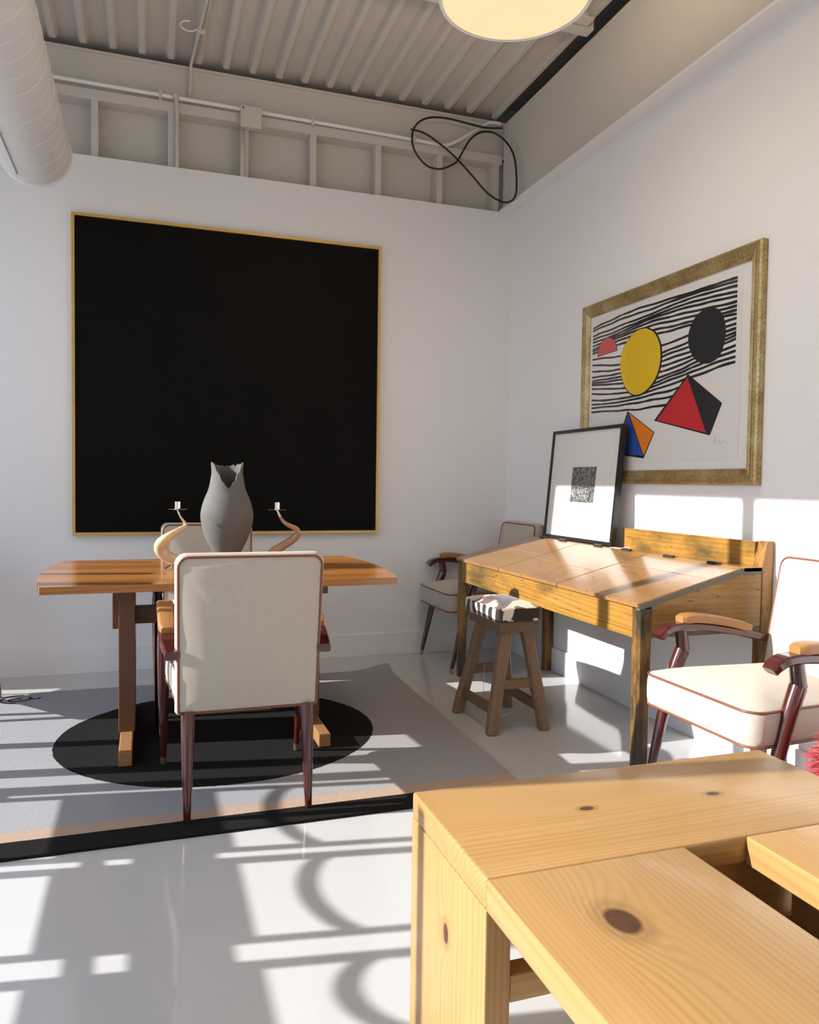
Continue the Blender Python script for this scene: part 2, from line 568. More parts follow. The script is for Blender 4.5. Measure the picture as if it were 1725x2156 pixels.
t = NT('grey unglazed clay')
n = t.noise(t.co(), 18.0, 5, 0.6)
n2 = t.noise(t.co(), 170.0, 3)
t.base(t.mix(n, (0.095, 0.093, 0.086), (0.165, 0.162, 0.15)))
t.set(rough=0.75, spec=0.3)
t.bump(t.math('ADD', n2, n), 0.3, 0.002)
M['clay'] = t.m

t = NT('patchwork cowhide')
v = t.mapping(t.co(), (1, 1, 1))
S = t.sep(v)
dn = t.noise(v, 9.0, 3)
st = t.math('SINE', t.math('ADD', t.math('MULTIPLY', S[1], 95.0), t.math('MULTIPLY', dn, 9.0)))
big = t.noise(t.mapping(t.co(), (1, 1, 0.4), (3.1, 1.7, 0)), 9.5, 2, 0.4, 0.6)
side = t.ramp(t.math('ADD', t.math('MULTIPLY', st, 0.5), 0.5), [(0.58, (0.022, 0.012, 0.008)), (0.68, (0.74, 0.68, 0.58))])
top = t.ramp(big, [(0.42, (0.025, 0.014, 0.010)), (0.46, (0.11, 0.048, 0.032)), (0.535, (0.14, 0.066, 0.044)), (0.555, (0.70, 0.64, 0.54)), (0.66, (0.66, 0.50, 0.34))])
nz = t.sep(t.n('ShaderNodeNewGeometry').outputs['Normal'])[2]
t.base(t.mix(t.math('GREATER_THAN', nz, 0.55), side, top))
t.set(rough=0.6, spec=0.3, sheen=0.3)
t.bump(t.noise(t.mapping(t.co(), (60, 60, 60)), 6.0, 3), 0.5, 0.002)
M['cowhide'] = t.m

t = NT('silver gilt moulding')
n = t.noise(t.mapping(t.co(), (1, 1, 1)), 90.0, 3)
n2 = t.noise(t.co(), 9.0, 3)
f = t.math('MULTIPLY', t.math('ADD', t.math('MULTIPLY', n, 0.5), 0.3), t.math('ADD', t.math('MULTIPLY', n2, 0.5), 0.25))
t.base(t.ramp(f, [(0.18, (0.20, 0.125, 0.04)), (0.27, (0.42, 0.30, 0.125)), (0.36, (0.56, 0.47, 0.27))]))
t.set(rough=0.38, metal=0.55)
M['gilt'] = t.m

t = NT('lunar grey photograph print')
v = t.co()
n = t.noise(v, 95.0, 5, 0.72)
n2 = t.noise(v, 12.0, 3)
t.base(t.ramp(t.math('ADD', t.math('MULTIPLY', n, 0.8), t.math('MULTIPLY', n2, 0.2)), [(0.43, (0.010, 0.010, 0.010)), (0.50, (0.10, 0.10, 0.097)), (0.58, (0.36, 0.355, 0.34))]))
t.set(rough=0.5)
M['photo'] = t.m

t = NT('crimson dyed shearling')
n = t.noise(t.co(), 22.0, 3)
t.base(t.mix(n, (0.28, 0.008, 0.016), (0.55, 0.055, 0.065)))
t.set(rough=0.65, spec=0.25, sheen=0.4)
M['fur'] = t.m

t = NT('lit warm lamp diffuser')
t.base((0.30, 0.25, 0.18))
t.b.inputs['Emission Color'].default_value = (1.0, 0.72, 0.40, 1)
lp_n = t.noise(t.co(), 6.0, 2)
t.setin(t.b, 'Emission Strength', t.math('ADD', t.math('MULTIPLY', lp_n, 0.10), 0.80))
M['diffuser'] = t.m

def glazing(name):
    t = NT(name)
    tr = t.n('ShaderNodeBsdfTransparent')
    gl = t.n('ShaderNodeBsdfGlossy')
    gl.inputs['Roughness'].default_value = 0.02
    lw = t.n('ShaderNodeLayerWeight')
    lw.inputs['Blend'].default_value = 0.5
    fr = t.math('ADD', t.math('MULTIPLY', t.math('POWER', lw.outputs['Facing'], 5.0), 0.5), 0.03, clamp=True)
    mx = t.n('ShaderNodeMixShader')
    t.l(fr, mx.inputs[0]); t.l(tr.outputs[0], mx.inputs[1]); t.l(gl.outputs[0], mx.inputs[2])
    t.l(mx.outputs[0], t.out.inputs['Surface'])
    return t.m
M['glass'] = glazing('clear picture glass')

# ------------------------------------------------------------------ room shell
XL, YF, ZL = -4.30, -8.0, 3.08        # left glazing plane, far end behind the camera, wall ledge height
ZC = 3.70
floor = struct('floor', box((XL - 0.1, YF - 0.1, -0.10), (0.15, 0.15, 0.0)), M['floor'])
og = struct('ground', box((-22, -16, -0.30), (XL - 0.12, 12, -0.06)), M['outdoor'])
wb = struct('wall_back', box((XL, 0.0, 0.0), (0.0, 0.125, ZL)), M['wall'])
wr = struct('wall_right', box((0.0, YF, 0.0), (0.14, 0.14, ZL - 0.004)), M['wall'])
wf = struct('wall_front', box((XL, YF - 0.12, 0.0), (0.14, YF, 4.0)), M['wall'])

# upper back wall: sheathing, studs, header, fascia
obj('sheathing', box((XL, 0.125, ZL - 0.02), (0.0, 0.14, 3.48)), M['ceiling'], wb)
obj('header_channel', box((XL, 0.012, 3.415), (-0.075, 0.125, 3.475), 0.004), M['ceiling'], wb)
for x in (-3.61, -3.17, -2.73, -2.295, -1.85, -1.416, -0.978, -0.54, -0.115):
    b = new()                          # steel C stud: web and two flanges
    add_box(b, (x - 0.020, 0.022, ZL), (x + 0.020, 0.027, 3.415))
    add_box(b, (x - 0.020, 0.027, ZL), (x - 0.015, 0.122, 3.415))
    add_box(b, (x - 0.015, 0.118, ZL), (x + 0.020, 0.122, 3.415))
    obj('stud', b, M['ceiling'], wb)
obj('fascia_beam', box((XL, 0.055, 3.475), (-0.02, 0.075, ZC + 0.012)), M['ceiling'], wb)
obj('beam_flange', box((XL, 0.035, ZC + 0.0), (-0.02, 0.16, ZC + 0.014), 0.003), M['ceiling'], wb)
obj('gap_shade_sheet', box((XL, 0.17, 3.4), (0.3, 0.19, 4.0)), M['dark_gap'], wb)  # dark sheet stands in for the shade behind the fascia

# ceiling deck: pans with narrow downward ribs
ceil = struct('ceiling', box((XL, YF, ZC + 0.075), (-0.115, 0.16, ZC + 0.10)), M['ceiling'])
rx = -0.325
k = 0
while rx > XL + 0.05:
    b = new()
    prof = [(-0.034, ZC + 0.076), (-0.020, ZC + 0.036), (-0.014, ZC + 0.031), (0.014, ZC + 0.031), (0.020, ZC + 0.036), (0.034, ZC + 0.076)]
    prism(b, [(rx + a, z) for a, z in prof], 1, YF + 0.02, 0.02)
    obj('rib', b, M['ceiling'], ceil, smooth=True, auto=25)
    rx -= 0.1645
# dark sheet stands in for shade in the slot between deck and right beam
obj('gap_shade_sheet', box((-0.16, YF, 3.86), (0.35, 0.2, 3.90)), M['dark_gap'], ceil)
obj('edge_angle', box((-0.145, YF, ZC + 0.03), (-0.112, 0.05, ZC + 0.08), 0.003), M['ceiling'], ceil)

# big steel beam above the right wall
beam = struct('trim_1', box((-0.07, YF, ZL + 0.012), (-0.055, 0.0, 3.665)), M['ceiling'])
obj('beam_flange', box((-0.098, YF, ZL - 0.004), (0.1, 0.0, ZL + 0.012), 0.002), M['trimwhite'], beam)
obj('beam_flange', box((-0.078, YF, 3.655), (0.10, 0.0, 3.675), 0.002), M['ceiling'], beam)
obj('beam_back', box((0.10, YF, ZL), (0.14, 0.14, 4.0)), M['dark_gap'], beam)
obj('clip_angle', box((-0.078, -0.10, 3.13), (-0.07, -0.012, 3.60), 0.002), M['ceiling'], beam)
for i in range(6):
    b = new()
    z = 3.17 + i * 0.078
    v0 = [(-0.078, 0.014), (-0.094, 0.014), (-0.096, 0.009)]
    seg = 6
    r0 = [b.verts.new((-0.078, -0.052 + 0.013 * math.cos(2 * PI * q / seg), z + 0.013 * math.sin(2 * PI * q / seg))) for q in range(seg)]
    r1 = [b.verts.new((-0.089, -0.052 + 0.013 * math.cos(2 * PI * q / seg), z + 0.013 * math.sin(2 * PI * q / seg))) for q in range(seg)]
    for q in range(seg):
        b.faces.new((r0[q], r0[(q + 1) % seg], r1[(q + 1) % seg], r1[q]))
    b.faces.new(r1)
    obj('bolt', b, M['ceiling'], beam)

# bar joists bearing on the beam
for jy, nm in ((-1.28, 'trim_2'), (-1.66, 'trim_3')):
    b = new()
    add_box(b, (-1.9, jy - 0.080, 3.632), (-0.20, jy - 0.010, 3.640))
    add_box(b, (-1.9, jy - 0.016, 3.640), (-0.20, jy - 0.010, 3.70))
    j = struct(nm, b, M['ceiling'])
    b = new()
    add_box(b, (-1.9, jy + 0.010, 3.632), (-0.15, jy + 0.080, 3.640))
    add_box(b, (-1.9, jy + 0.010, 3.640), (-0.15, jy + 0.016, 3.70))
    obj('chord_angle', b, M['ceiling'], j)
    for s in range(6):
        x0 = -0.35 - s * 0.27
        b = new()
        tube(b, [(x0, jy, 3.65), (x0 - 0.13, jy, 3.77)], 0.009, 6)
        obj('web_rod', b, M['ceiling'], j)

# baseboards
struct('baseboard_back', box((XL, -0.013, 0.0), (-0.013, 0.0, 0.150), 0.002), M['trimwhite'])
struct('baseboard_right', box((-0.013, YF, 0.0), (0.0, 0.0, 0.150), 0.002), M['trimwhite'])

# left glazed wall (outside the frame): posts, sill, transom and barred panels whose shadows fall across the room
wl = struct('wall_left', box((XL - 0.06, YF, 0.0), (XL, 0.14, 0.12)), M['mullion'])
obj('light_block_panel', box((XL - 0.06, YF, 0.12), (XL, -6.05, 3.11)), M['wall'], wl)  # unseen panel added to cut the light from behind the camera
obj('head_panel', box((XL - 0.06, YF, 3.11), (XL, 0.14, 4.0)), M['wall'], wl)
def wbar(y0, y1, z0, z1, nm='bar', dx=0.02):
    obj(nm, box((XL - dx / 2, min(y0, y1), z0), (XL + dx / 2, max(y0, y1), z1)), M['mullion'], wl)
wbar(0.14, -0.095, 0.12, 3.11, 'post', 0.05)
for y0 in (-1.59, -3.06, -4.53, -6.0, -7.47):
    wbar(y0, y0 - 0.075, 0.12, 3.11, 'post', 0.05)
PT = 1.62
wbar(-0.185, -0.235, 0.12, 1.40)
wbar(-0.090, -0.170, PT, 3.11, 'post')
for y0, y1 in ((-0.60, -0.635), (-1.065, -1.135), (-1.40, -1.485), (-1.69, -1.725),
               (-2.165, -2.198), (-2.234, -2.275), (-2.674, -2.704), (-2.778, -2.814), (-3.18, -3.215), (-4.2, -4.24), (-4.29, -4.33)):
    wbar(y0, y1, 0.12, PT)
for y0, y1 in ((-1.725, -2.165), (-2.275, -2.674), (-2.814, -3.06)):
    wbar(y0, y1, 0.732, 0.972, 'kick_panel')
    b = new()
    pts = []
    for q in range(13):
        u = q / 12
        pts.append((XL, y0 + (y1 - y0) * u, 1.088 - 0.034 * math.sin(PI * u) ** 0.7))
    tube(b, pts, 0.015, 8)
    obj('curved_rod', b, M['mullion'], wl)
for y0, y1 in ((-2.198, -2.234), (-2.704, -2.778)):
    wbar(y0, y1, 0.768, 0.794, 'hinge_block')
    wbar(y0, y1, 0.836, 0.945, 'hinge_block')
wbar(-1.665, -1.69, 0.60, 0.64, 'hinge_block')

# ------------------------------------------------------------------ services under the ceiling
Y0 = -0.012
b = new()
main = [(-3.6, Y0, 3.502), (-2.94, Y0, 3.497), (-2.30, Y0, 3.492), (-1.5, Y0, 3.484), (-0.76, Y0, 3.474), (-0.55, Y0, 3.470), (-0.49, Y0, 3.480),
        (-0.40, Y0, 3.53), (-0.22, Y0 + 0.01, 3.66), (-0.17, Y0 + 0.01, 3.682), (-0.10, Y0 + 0.01, 3.684)]
tube(b, catmull(main, 5), 0.012, 8)
cp = tag(obj('conduit_pipe', b, M['trimwhite'], loc=(-1.5, Y0, 3.48), smooth=True), 'long white horizontal conduit along the header, bent up at the beam', 'conduit', 'white conduit runs')
for x, z in ((-2.36, 3.494), (-1.43, 3.483), (-0.74, 3.473)):
    b = new()
    add_box(b, (x - 0.009, Y0 - 0.016, z - 0.022), (x + 0.009, Y0 + 0.030, z + 0.022), 0.003)
    obj('strap', b, M['ceiling'], cp)
b = new()
tube(b, catmull([(-2.262, -0.004, ZL - 0.0), (-2.262, -0.004, 3.25), (-2.264, -0.006, 3.44), (-2.272, -0.03, 3.475)], 4), 0.0115, 8)
p2 = tag(obj('conduit_pipe', b, M['ceiling'], loc=(-2.262, 0, ZL), smooth=True), 'short vertical white conduit beside a stud, open capped top', 'conduit', 'white conduit runs')
b = new()
lathe(b, [(0.018, 0), (0.018, 0.02), (0.011, 0.02), (0.011, 0.004)], (-2.272, -0.034, 3.475), 12, True, True)
obj('end_fitting', b, M['ceiling'], p2, smooth=True, auto=30)
b = new()
tube(b, [(-1.872, -0.002, ZL), (-1.872, -0.002, 3.2), (-1.874, -0.002, 3.37)], 0.0125, 8)
tag(obj('conduit_pipe', b, M['ceiling'], loc=(-1.872, 0, ZL), smooth=True), 'vertical white conduit dropping from the square junction box', 'conduit', 'white conduit runs')
jb = thing('junction_box', 'square white electrical junction box on the header', 'electrical box', (-1.82, -0.02, 3.36))
obj('body', box((-1.88, -0.045, 3.375), (-1.765, 0.012, 3.490), 0.003), M['ceiling'], jb)
obj('cover_plate', box((-1.888, -0.050, 3.368), (-1.757, -0.045, 3.498), 0.002), M['ceiling'], jb)
b = new()
lathe(b, [(0.006, 0), (0.006, 0.003)], (0, 0, 0), 8)
bmesh.ops.rotate(b, verts=b.verts[:], matrix=Matrix.Rotation(PI / 2, 3, 'X'))
bmesh.ops.translate(b, verts=b.verts[:], vec=(-1.872, -0.050, 3.482))
obj('screw', b, M['dark_gap'], jb)
# drop rod with a clamp on the deck
dr = thing('hanger_conduit', 'thin white conduit dropping from the deck down the fascia', 'conduit', (-2.18, -0.02, 3.6), group=None)
b = new()
tube(b, [(-2.186, 0.02, 3.49), (-2.184, 0.012, 3.60), (-2.182, -0.002, 3.70), (-2.18, -0.02, 3.712), (-2.14, -0.62, 3.712), (-2.12, -0.95, 3.712)], 0.0095, 8)
obj('tube', b, M['ceiling'], dr, smooth=True)
b = new()
tube(b, [(-2.160, -0.02, 3.715), (-2.120, -0.62, 3.715), (-2.10, -0.95, 3.715)], 0.006, 6)
obj('thin_tube', b, M['ceiling'], dr, smooth=True)
b = new()
add_box(b, (-2.170, -0.40, 3.695), (-2.125, -0.375, 3.722), 0.003)
obj('clamp', b, M['ceiling'], dr)
b = new()
tube(b, [(-2.17 - 0.045 + 0.045 * math.cos(a), -0.43 + 0.05 * math.sin(a), 3.70) for a in [i * 0.4 for i in range(1, 13)]], 0.004, 6)
obj('wire_loop', b, M['trimwhite'], dr, smooth=True)

# black cable loop hung in the corner (points traced on a plane just in front of the header)
CB = [(865, 272), (893, 280), (928, 304), (963, 335), (998, 374), (1024, 404), (1050, 422), (1070, 426), (1085, 413), (1088, 378), (1083, 330),
      (1067, 300), (1041, 280), (1015, 278), (993, 291), (978, 313), (963, 339), (946, 350), (924, 356), (898, 348), (876, 322), (868, 296), (872, 270),
      (887, 254), (911, 247), (946, 250), (989, 261), (1024, 269), (1059, 270)]
def ray_y(px, py, y):
    d = fwd * FPX + r2 * (px - 862.5) - u2 * (py - 1078)
    tt = (y - CAM_POS.y) / d.y
    return CAM_POS + d * tt
# depths vary along the cable so it crosses over itself
ys = [-0.05 - 0.05 * math.sin(i / len(CB) * PI) for i in range(len(CB))]
def cable_pt(px, py, yy):
    p = ray_y(px, py, yy)
    if p.x > -0.118:
        d = p - CAM_POS
        p = CAM_POS + d * ((-0.118 - CAM_POS.x) / d.x)
    return tuple(p)
b = new()
tube(b, catmull([cable_pt(px, py, yy) for (px, py), yy in zip(CB, ys)], 5), 0.0068, 8)
tag(obj('cable', b, M['rubber'], loc=(-0.3, -0.06, 3.4), smooth=True), 'black cable hanging in a loose loop in the ceiling corner', 'cable')

# spiral duct
DX, DZ, DR, DYE = -2.985, 2.865, 0.170, -0.50
duct = thing('spiral_duct', 'round white spiral ventilation duct running overhead', 'duct', (DX, DYE, DZ))
b = new()
tube(b, [(DX, DYE, DZ), (DX, -2.0, DZ), (DX, -4.0, DZ), (DX, YF + 0.05, DZ)], DR, 56)
obj('pipe', b, M['duct'], duct, smooth=True, auto=50)
b = new()
pts = []
pitch = 0.125
N = int((7.2 / pitch) * 40)
for i in range(N):
    a = 2 * PI * i / 40
    pts.append((DX + (DR + 0.0005) * math.cos(a), DYE - 0.03 - pitch * i / 40, DZ + (DR + 0.0005) * math.sin(a)))
tube(b, pts, 0.0022, 4)
obj('spiral_seam', b, M['duct'], duct, smooth=True)
b = new()
tube(b, [(DX + (DR + 0.003) * math.cos(2 * PI * q / 56), DYE, DZ + (DR + 0.003) * math.sin(2 * PI * q / 56)) for q in range(56)], 0.006, 6, closed=True)
tube(b, [(DX + (DR + 0.002) * math.cos(2 * PI * q / 56), DYE - 0.018, DZ + (DR + 0.002) * math.sin(2 * PI * q / 56)) for q in range(56)], 0.003, 6, closed=True)
obj('end_rim', b, M['trimwhite'], duct, smooth=True)
b = new()                                # curved register plate on the left underside
a0, a1 = math.radians(198), math.radians(246)
vv = []
for rr_ in (DR + 0.004, DR + 0.010):
    row = []
    for q in range(9):
        a = a0 + (a1 - a0) * q / 8
        row.append((b.verts.new((DX + rr_ * math.cos(a), -0.60, DZ + rr_ * math.sin(a))), b.verts.new((DX + rr_ * math.cos(a), -1.20, DZ + rr_ * math.sin(a)))))
    vv.append(row)
for q in range(8):
    for row in vv:
        b.faces.new((row[q][0], row[q + 1][0], row[q + 1][1], row[q][1]))
    for e in (0, 1):
        b.faces.new((vv[0][q][e], vv[0][q + 1][e], vv[1][q + 1][e], vv[1][q][e]))
for q in (0, 8):
    b.faces.new((vv[0][q][0], vv[1][q][0], vv[1][q][1], vv[0][q][1]))
obj('register_plate', b, M['duct'], duct)

# pendant lamp
LX, LY, LZ, LR = -1.195, -2.455, 2.90, 0.272
lamp = thing('pendant_lamp', 'large round drum pendant glowing warm white overhead', 'lamp', (LX, LY, LZ))
b = new()
lathe(b, [(LR - 0.012, 0.002), (LR - 0.02, 0.006)], (LX, LY, LZ), 64, True, True)
obj('diffuser', b, M['diffuser'], lamp)
b = new()
lathe(b, [(LR - 0.012, 0.0), (LR, 0.0), (LR, 0.16), (LR - 0.004, 0.16), (LR - 0.004, 0.008), (LR - 0.012, 0.008)], (LX, LY, LZ), 64, False, False)
obj('drum_shade', b, M['trimwhite'], lamp, smooth=True, auto=30)
b = new()
tube(b, [(LX, LY, LZ + 0.02), (LX, LY, ZC + 0.06)], 0.004, 6)
obj('cord', b, M['trimwhite'], lamp)
b = new()
lathe(b, [(0.06, 0), (0.06, 0.02)], (LX, LY, ZC + 0.05), 24)
obj('ceiling_rose', b, M['trimwhite'], lamp)
b = new()
for q in range(3):
    a = 2 * PI * q / 3
    tube(b, [(LX, LY, LZ + 0.14), (LX + (LR - 0.005) * math.cos(a), LY + (LR - 0.005) * math.sin(a), LZ + 0.14)], 0.004, 6)
obj('spider_arms', b, M['trimwhite'], lamp)
# the lamp's own light, thrown up and down by the shade
for zz, en, rot in ((LZ - 0.012, 7.0, 0.0), (LZ + 0.2, 20.0, PI)):
    ld = bpy.data.lights.new('lamp_glow', 'AREA')
    ld.shape = 'DISK'; ld.size = LR * 1.8; ld.energy = en; ld.color = (1.0, 0.79, 0.55)
    lo_ = bpy.data.objects.new('lamp_glow', ld)
    lo_.location = (0, 0, zz - LZ); lo_.rotation_euler = (rot, 0, 0)
    link(lo_, lamp)

# ------------------------------------------------------------------ big black painting
px0, px1, pz0, pz1 = -2.855, -0.968, 0.836, 2.730
pt = thing('black_painting', 'huge square black canvas in a thin gold frame on the back wall', 'painting', ((px0 + px1) / 2, -0.02, pz0))
obj('canvas', box((px0 + 0.02, -0.034, pz0 + 0.02), (px1 - 0.02, -0.004, pz1 - 0.02), 0.002), M['canvas'], pt)
fw = 0.017
def mitred(axis_pts, depth0, depth1, axis):
    b = new(); prism(b, axis_pts, axis, depth0, depth1); return b
for poly in ([(px0, pz0), (px1, pz0), (px1 - fw, pz0 + fw), (px0 + fw, pz0 + fw)], [(px0, pz1), (px1, pz1), (px1 - fw, pz1 - fw), (px0 + fw, pz1 - fw)],
             [(px0, pz0), (px0, pz1), (px0 + fw, pz1 - fw), (px0 + fw, pz0 + fw)], [(px1, pz0), (px1, pz1), (px1 - fw, pz1 - fw), (px1 - fw, pz0 + fw)]):
    obj('frame_side', mitred(poly, -0.042, -0.001, 1), M['gold'], pt)

# ------------------------------------------------------------------ framed abstract print on the right wall
gy0, gy1, gz0, gz1 = -1.02, -2.415, 1.186, 2.205
pr = thing('framed_print', 'large abstract print of wavy lines and coloured shapes in a wide gilt frame', 'picture', (-0.01, (gy0 + gy1) / 2, gz0))
obj('backing', box((-0.012, gy1 + 0.02, gz0 + 0.02), (-0.002, gy0 - 0.02, gz1 - 0.02)), M['mat_white'], pr)
obj('paper_sheet', box((-0.0135, -2.29, 1.295), (-0.012, -1.075, 2.12)), M['paper'], pr)
# moulding: four mitred sides with a stepped profile (w from outer edge, depth from wall)
prof = [(0.0, 0.002), (0.0, 0.030), (0.010, 0.036), (0.018, 0.033), (0.022, 0.037), (0.040, 0.030), (0.046, 0.032), (0.060, 0.022), (0.064, 0.024), (0.070, 0.018), (0.070, 0.012)]
cor = [(gy0, gz0), (gy1, gz0), (gy1, gz1), (gy0, gz1)]
ins = [(-1, 1), (1, 1), (1, -1), (-1, -1)]
for i in range(4):
    j = (i + 1) % 4
    b = new()
    A = [b.verts.new((-d, cor[i][0] + ins[i][0] * w_, cor[i][1] + ins[i][1] * w_)) for w_, d in prof]
    B = [b.verts.new((-d, cor[j][0] + ins[j][0] * w_, cor[j][1] + ins[j][1] * w_)) for w_, d in prof]
    for k in range(len(prof) - 1):
        b.faces.new((A[k], A[k + 1], B[k + 1], B[k]))
    b.faces.new(A); b.faces.new(B[::-1])
    obj('frame_side', b, M['gilt'], pr)
def ink(nm, polys, mat, x=-0.0138):
    b = new()
    for p in polys:
        vs = [b.verts.new((x, y, z)) for y, z in p]
        f = b.faces.new(vs)
    bmesh.ops.triangulate(b, faces=b.faces[:])
    r = bmesh.ops.extrude_face_region(b, geom=b.faces[:])
    bmesh.ops.translate(b, verts=[v for v in r['geom'] if isinstance(v, bmesh.types.BMVert)], vec=(0.0003, 0, 0))
    return obj(nm, b, mat, pr)
def closed(p):
    q = catmull(p + [p[0]], 4)
    return q[:-1]
def grow(p, k, dy=0, dz=0):
    cy = sum(a for a, _ in p) / len(p); cz = sum(a for _, a in p) / len(p)
    return [(cy + (y - cy) * k + dy, cz + (z - cz) * k + dz) for y, z in p]
YEL = [(-1.613, 1.983), (-1.679, 1.95), (-1.722, 1.895), (-1.735, 1.846), (-1.734, 1.787), (-1.709, 1.73), (-1.661, 1.684), (-1.598, 1.656), (-1.531, 1.652), (-1.469, 1.678), (-1.42, 1.734), (-1.393, 1.807), (-1.398, 1.871), (-1.428, 1.921), (-1.48, 1.962), (-1.54, 1.985)]
BLK = [(-2.092, 1.991), (-2.143, 1.97), (-2.177, 1.929), (-2.193, 1.881), (-2.19, 1.829), (-2.172, 1.778), (-2.141, 1.749), (-2.085, 1.737), (-2.027, 1.75), (-1.984, 1.78), (-1.951, 1.829), (-1.943, 1.886), (-1.959, 1.932), (-1.994, 1.969), (-2.04, 1.987)]
RED = [(-1.17, 1.904), (-1.177, 1.942), (-1.21, 1.98), (-1.261, 1.993), (-1.312, 1.979), (-1.346, 1.948), (-1.356, 1.911)]
LL = [2.069, 2.05, 2.019, 2.003, 1.989, 1.974, 1.956, 1.939, 1.921, 1.888, 1.859, 1.829, 1.80, 1.775, 1.756, 1.741, 1.721, 1.699, 1.667, 1.643, 1.62, 1.593]
RL = [2.079, 2.063, 2.045, 2.024, 2.008, 1.985, 1.965, 1.941, 1.921, 1.906, 1.887, 1.871, 1.854, 1.837, 1.817, 1.787, 1.765, 1.744, 1.726, 1.702, 1.676, 1.642]
lines = []
for i, (a, c_) in enumerate(zip(LL, RL)):
    topl, botl = [], []
    end = 1.0
    if i >= 19:
        end = {19: 0.72, 20: 0.65, 21: 0.60}[i]
    n = 44
    for k in range(n + 1):
        u = k / n * end
        y = -1.113 + (-2.258 + 1.113) * u
        bow = 0.022 * math.sin(PI * u) * (1 if i < 9 else -1) + 0.006 * math.sin(7 * u + i * 0.9)
        if i >= 10:
            bow -= 0.02 * math.sin(PI * min(1, u * 1.1))
        z = a + (c_ - a) * u + bow + 0.005 * (mnoise.noise(Vector((u * 9, i * 0.37, 0))))
        h = 0.0052 + 0.0018 * mnoise.noise(Vector((u * 22, i * 1.3, 4))) + 0.001 * u
        topl.append((y, z + h)); botl.append((y, z - h))
    for k in range(n):
        lines.append([topl[k], topl[k + 1], botl[k + 1], botl[k]])
ink('wavy_lines', lines, M['ink_black'])
ink('outline_shape', [grow(closed(YEL), 1.045, -0.006, -0.002)], M['ink_black'], -0.0141)
ink('yellow_disc', [closed(YEL)], M['ink_yellow'], -0.0144)
ink('black_disc', [closed(BLK)], M['ink_black'], -0.0142)
rs = catmull(RED, 4)
ink('outline_shape', [grow(rs, 1.06)], M['ink_black'], -0.0141)
ink('red_half_disc', [rs], M['ink_pale_red'], -0.0144)
ink('outline_shape', [[(-1.948, 1.707), (-2.184, 1.549), (-2.11, 1.409), (-1.697, 1.505)]], M['ink_black'], -0.0141)
ink('red_triangle', [[(-1.945, 1.692), (-2.084, 1.423), (-1.722, 1.506)]], M['ink_red'], -0.0144)
ink('outline_shape', [[(-1.47, 1.572), (-1.704, 1.446), (-1.619, 1.317), (-1.338, 1.349)]], M['ink_black'], -0.0141)
ink('blue_triangle', [[(-1.475, 1.559), (-1.616, 1.329), (-1.358, 1.356)]], M['ink_blue'], -0.0144)
ink('orange_triangle', [[(-1.482, 1.561), (-1.697, 1.445), (-1.62, 1.332)]], M['ink_orange'], -0.0144)
b = new()
tube(b, catmull([(-0.0136, -2.13, 1.375), (-0.0136, -2.15, 1.40), (-0.0136, -2.14, 1.37), (-0.0136, -2.17, 1.385), (-0.0136, -2.18, 1.37), (-0.0136, -2.20, 1.38), (-0.0136, -2.22, 1.372)], 5), 0.0009, 4)
obj('pencil_squiggle', b, M['pencil'], pr)
obj('glass_pane', box((-0.019, gy1 + 0.066, gz0 + 0.066), (-0.018, gy0 - 0.066, gz1 - 0.066)), M['glass'], pr)

# ------------------------------------------------------------------ rug
def rug_z(x, y):
    z = 0.0105
    d = math.hypot((x + 1.02) / 0.22, (y + 0.44) / 0.13)
    z += 0.042 * max(0, 1 - d) ** 1.4
    d = math.hypot((x + 3.29) / 0.10, (y + 0.44) / 0.14)
    z += 0.03 * max(0, 1 - d) ** 1.3
    z += 0.001 * mnoise.noise(Vector((x * 3, y * 3, 1)))
    return z
b = new()
nx, ny = 90, 80
grid = []
for j in range(ny + 1):
    v = j / ny
    row = []
    for i in range(nx + 1):
        u = i / nx
        y = -2.412 + (1.982) * v
        xr = -1.045 + 0.040 * v
        x = -3.27 + (xr + 3.27) * u
        if i in (0, nx) or j in (0, ny):
            x += 0.002 * mnoise.noise(Vector((x * 12, y * 12, 5))); y += 0.002 * mnoise.noise(Vector((x * 12, y * 12, 9)))
        row.append(b.verts.new((x, y, rug_z(x, y))))
    grid.append(row)
for j in range(ny):
    for i in range(nx):
        b.faces.new((grid[j][i], grid[j][i + 1], grid[j + 1][i + 1], grid[j + 1][i]))
border = [grid[0][i] for i in range(nx + 1)] + [grid[j][nx] for j in range(1, ny + 1)] + [grid[ny][i] for i in range(nx - 1, -1, -1)] + [grid[j][0] for j in range(ny - 1, 0, -1)]
low = [b.verts.new((v.co.x, v.co.y, v.co.z - 0.0098)) for v in border]
for k in range(len(border)):
    b.faces.new((border[k], border[(k + 1) % len(border)], low[(k + 1) % len(border)], low[k]))
rug = tag(obj('rug', b, M['rug'], smooth=True, auto=60), 'grey wool rug with a black disc and black and tan border stripes', 'rug')
b = new()
def ribbon(pts, wd):
    sweep(b, pts, [(-wd, -0.0008), (wd, -0.0008), (wd, 0.0012), (-wd, 0.0012)])
cx_, cy_ = -3.105, -0.545
def rp(x, y):
    return (x, y, rug_z(x, y) + 0.0008)
ribbon([rp(cx_ + 0.02 + 0.075 * math.cos(a), cy_ + 0.075 * math.sin(a)) for a in [1.2 + i * 0.2 for i in range(19)]], 0.007)
ribbon([rp(cx_ + 0.025 + (0.012 + 0.0042 * i) * math.cos(0.5 * i), cy_ - 0.004 + (0.010 + 0.0030 * i) * math.sin(0.5 * i)) for i in range(15)] + [rp(cx_ + 0.10, cy_ - 0.012), rp(cx_ + 0.125, cy_ - 0.015), rp(cx_ + 0.135, cy_ + 0.01)], 0.006)
obj('woven_mark', b, M['scribble'], rug)

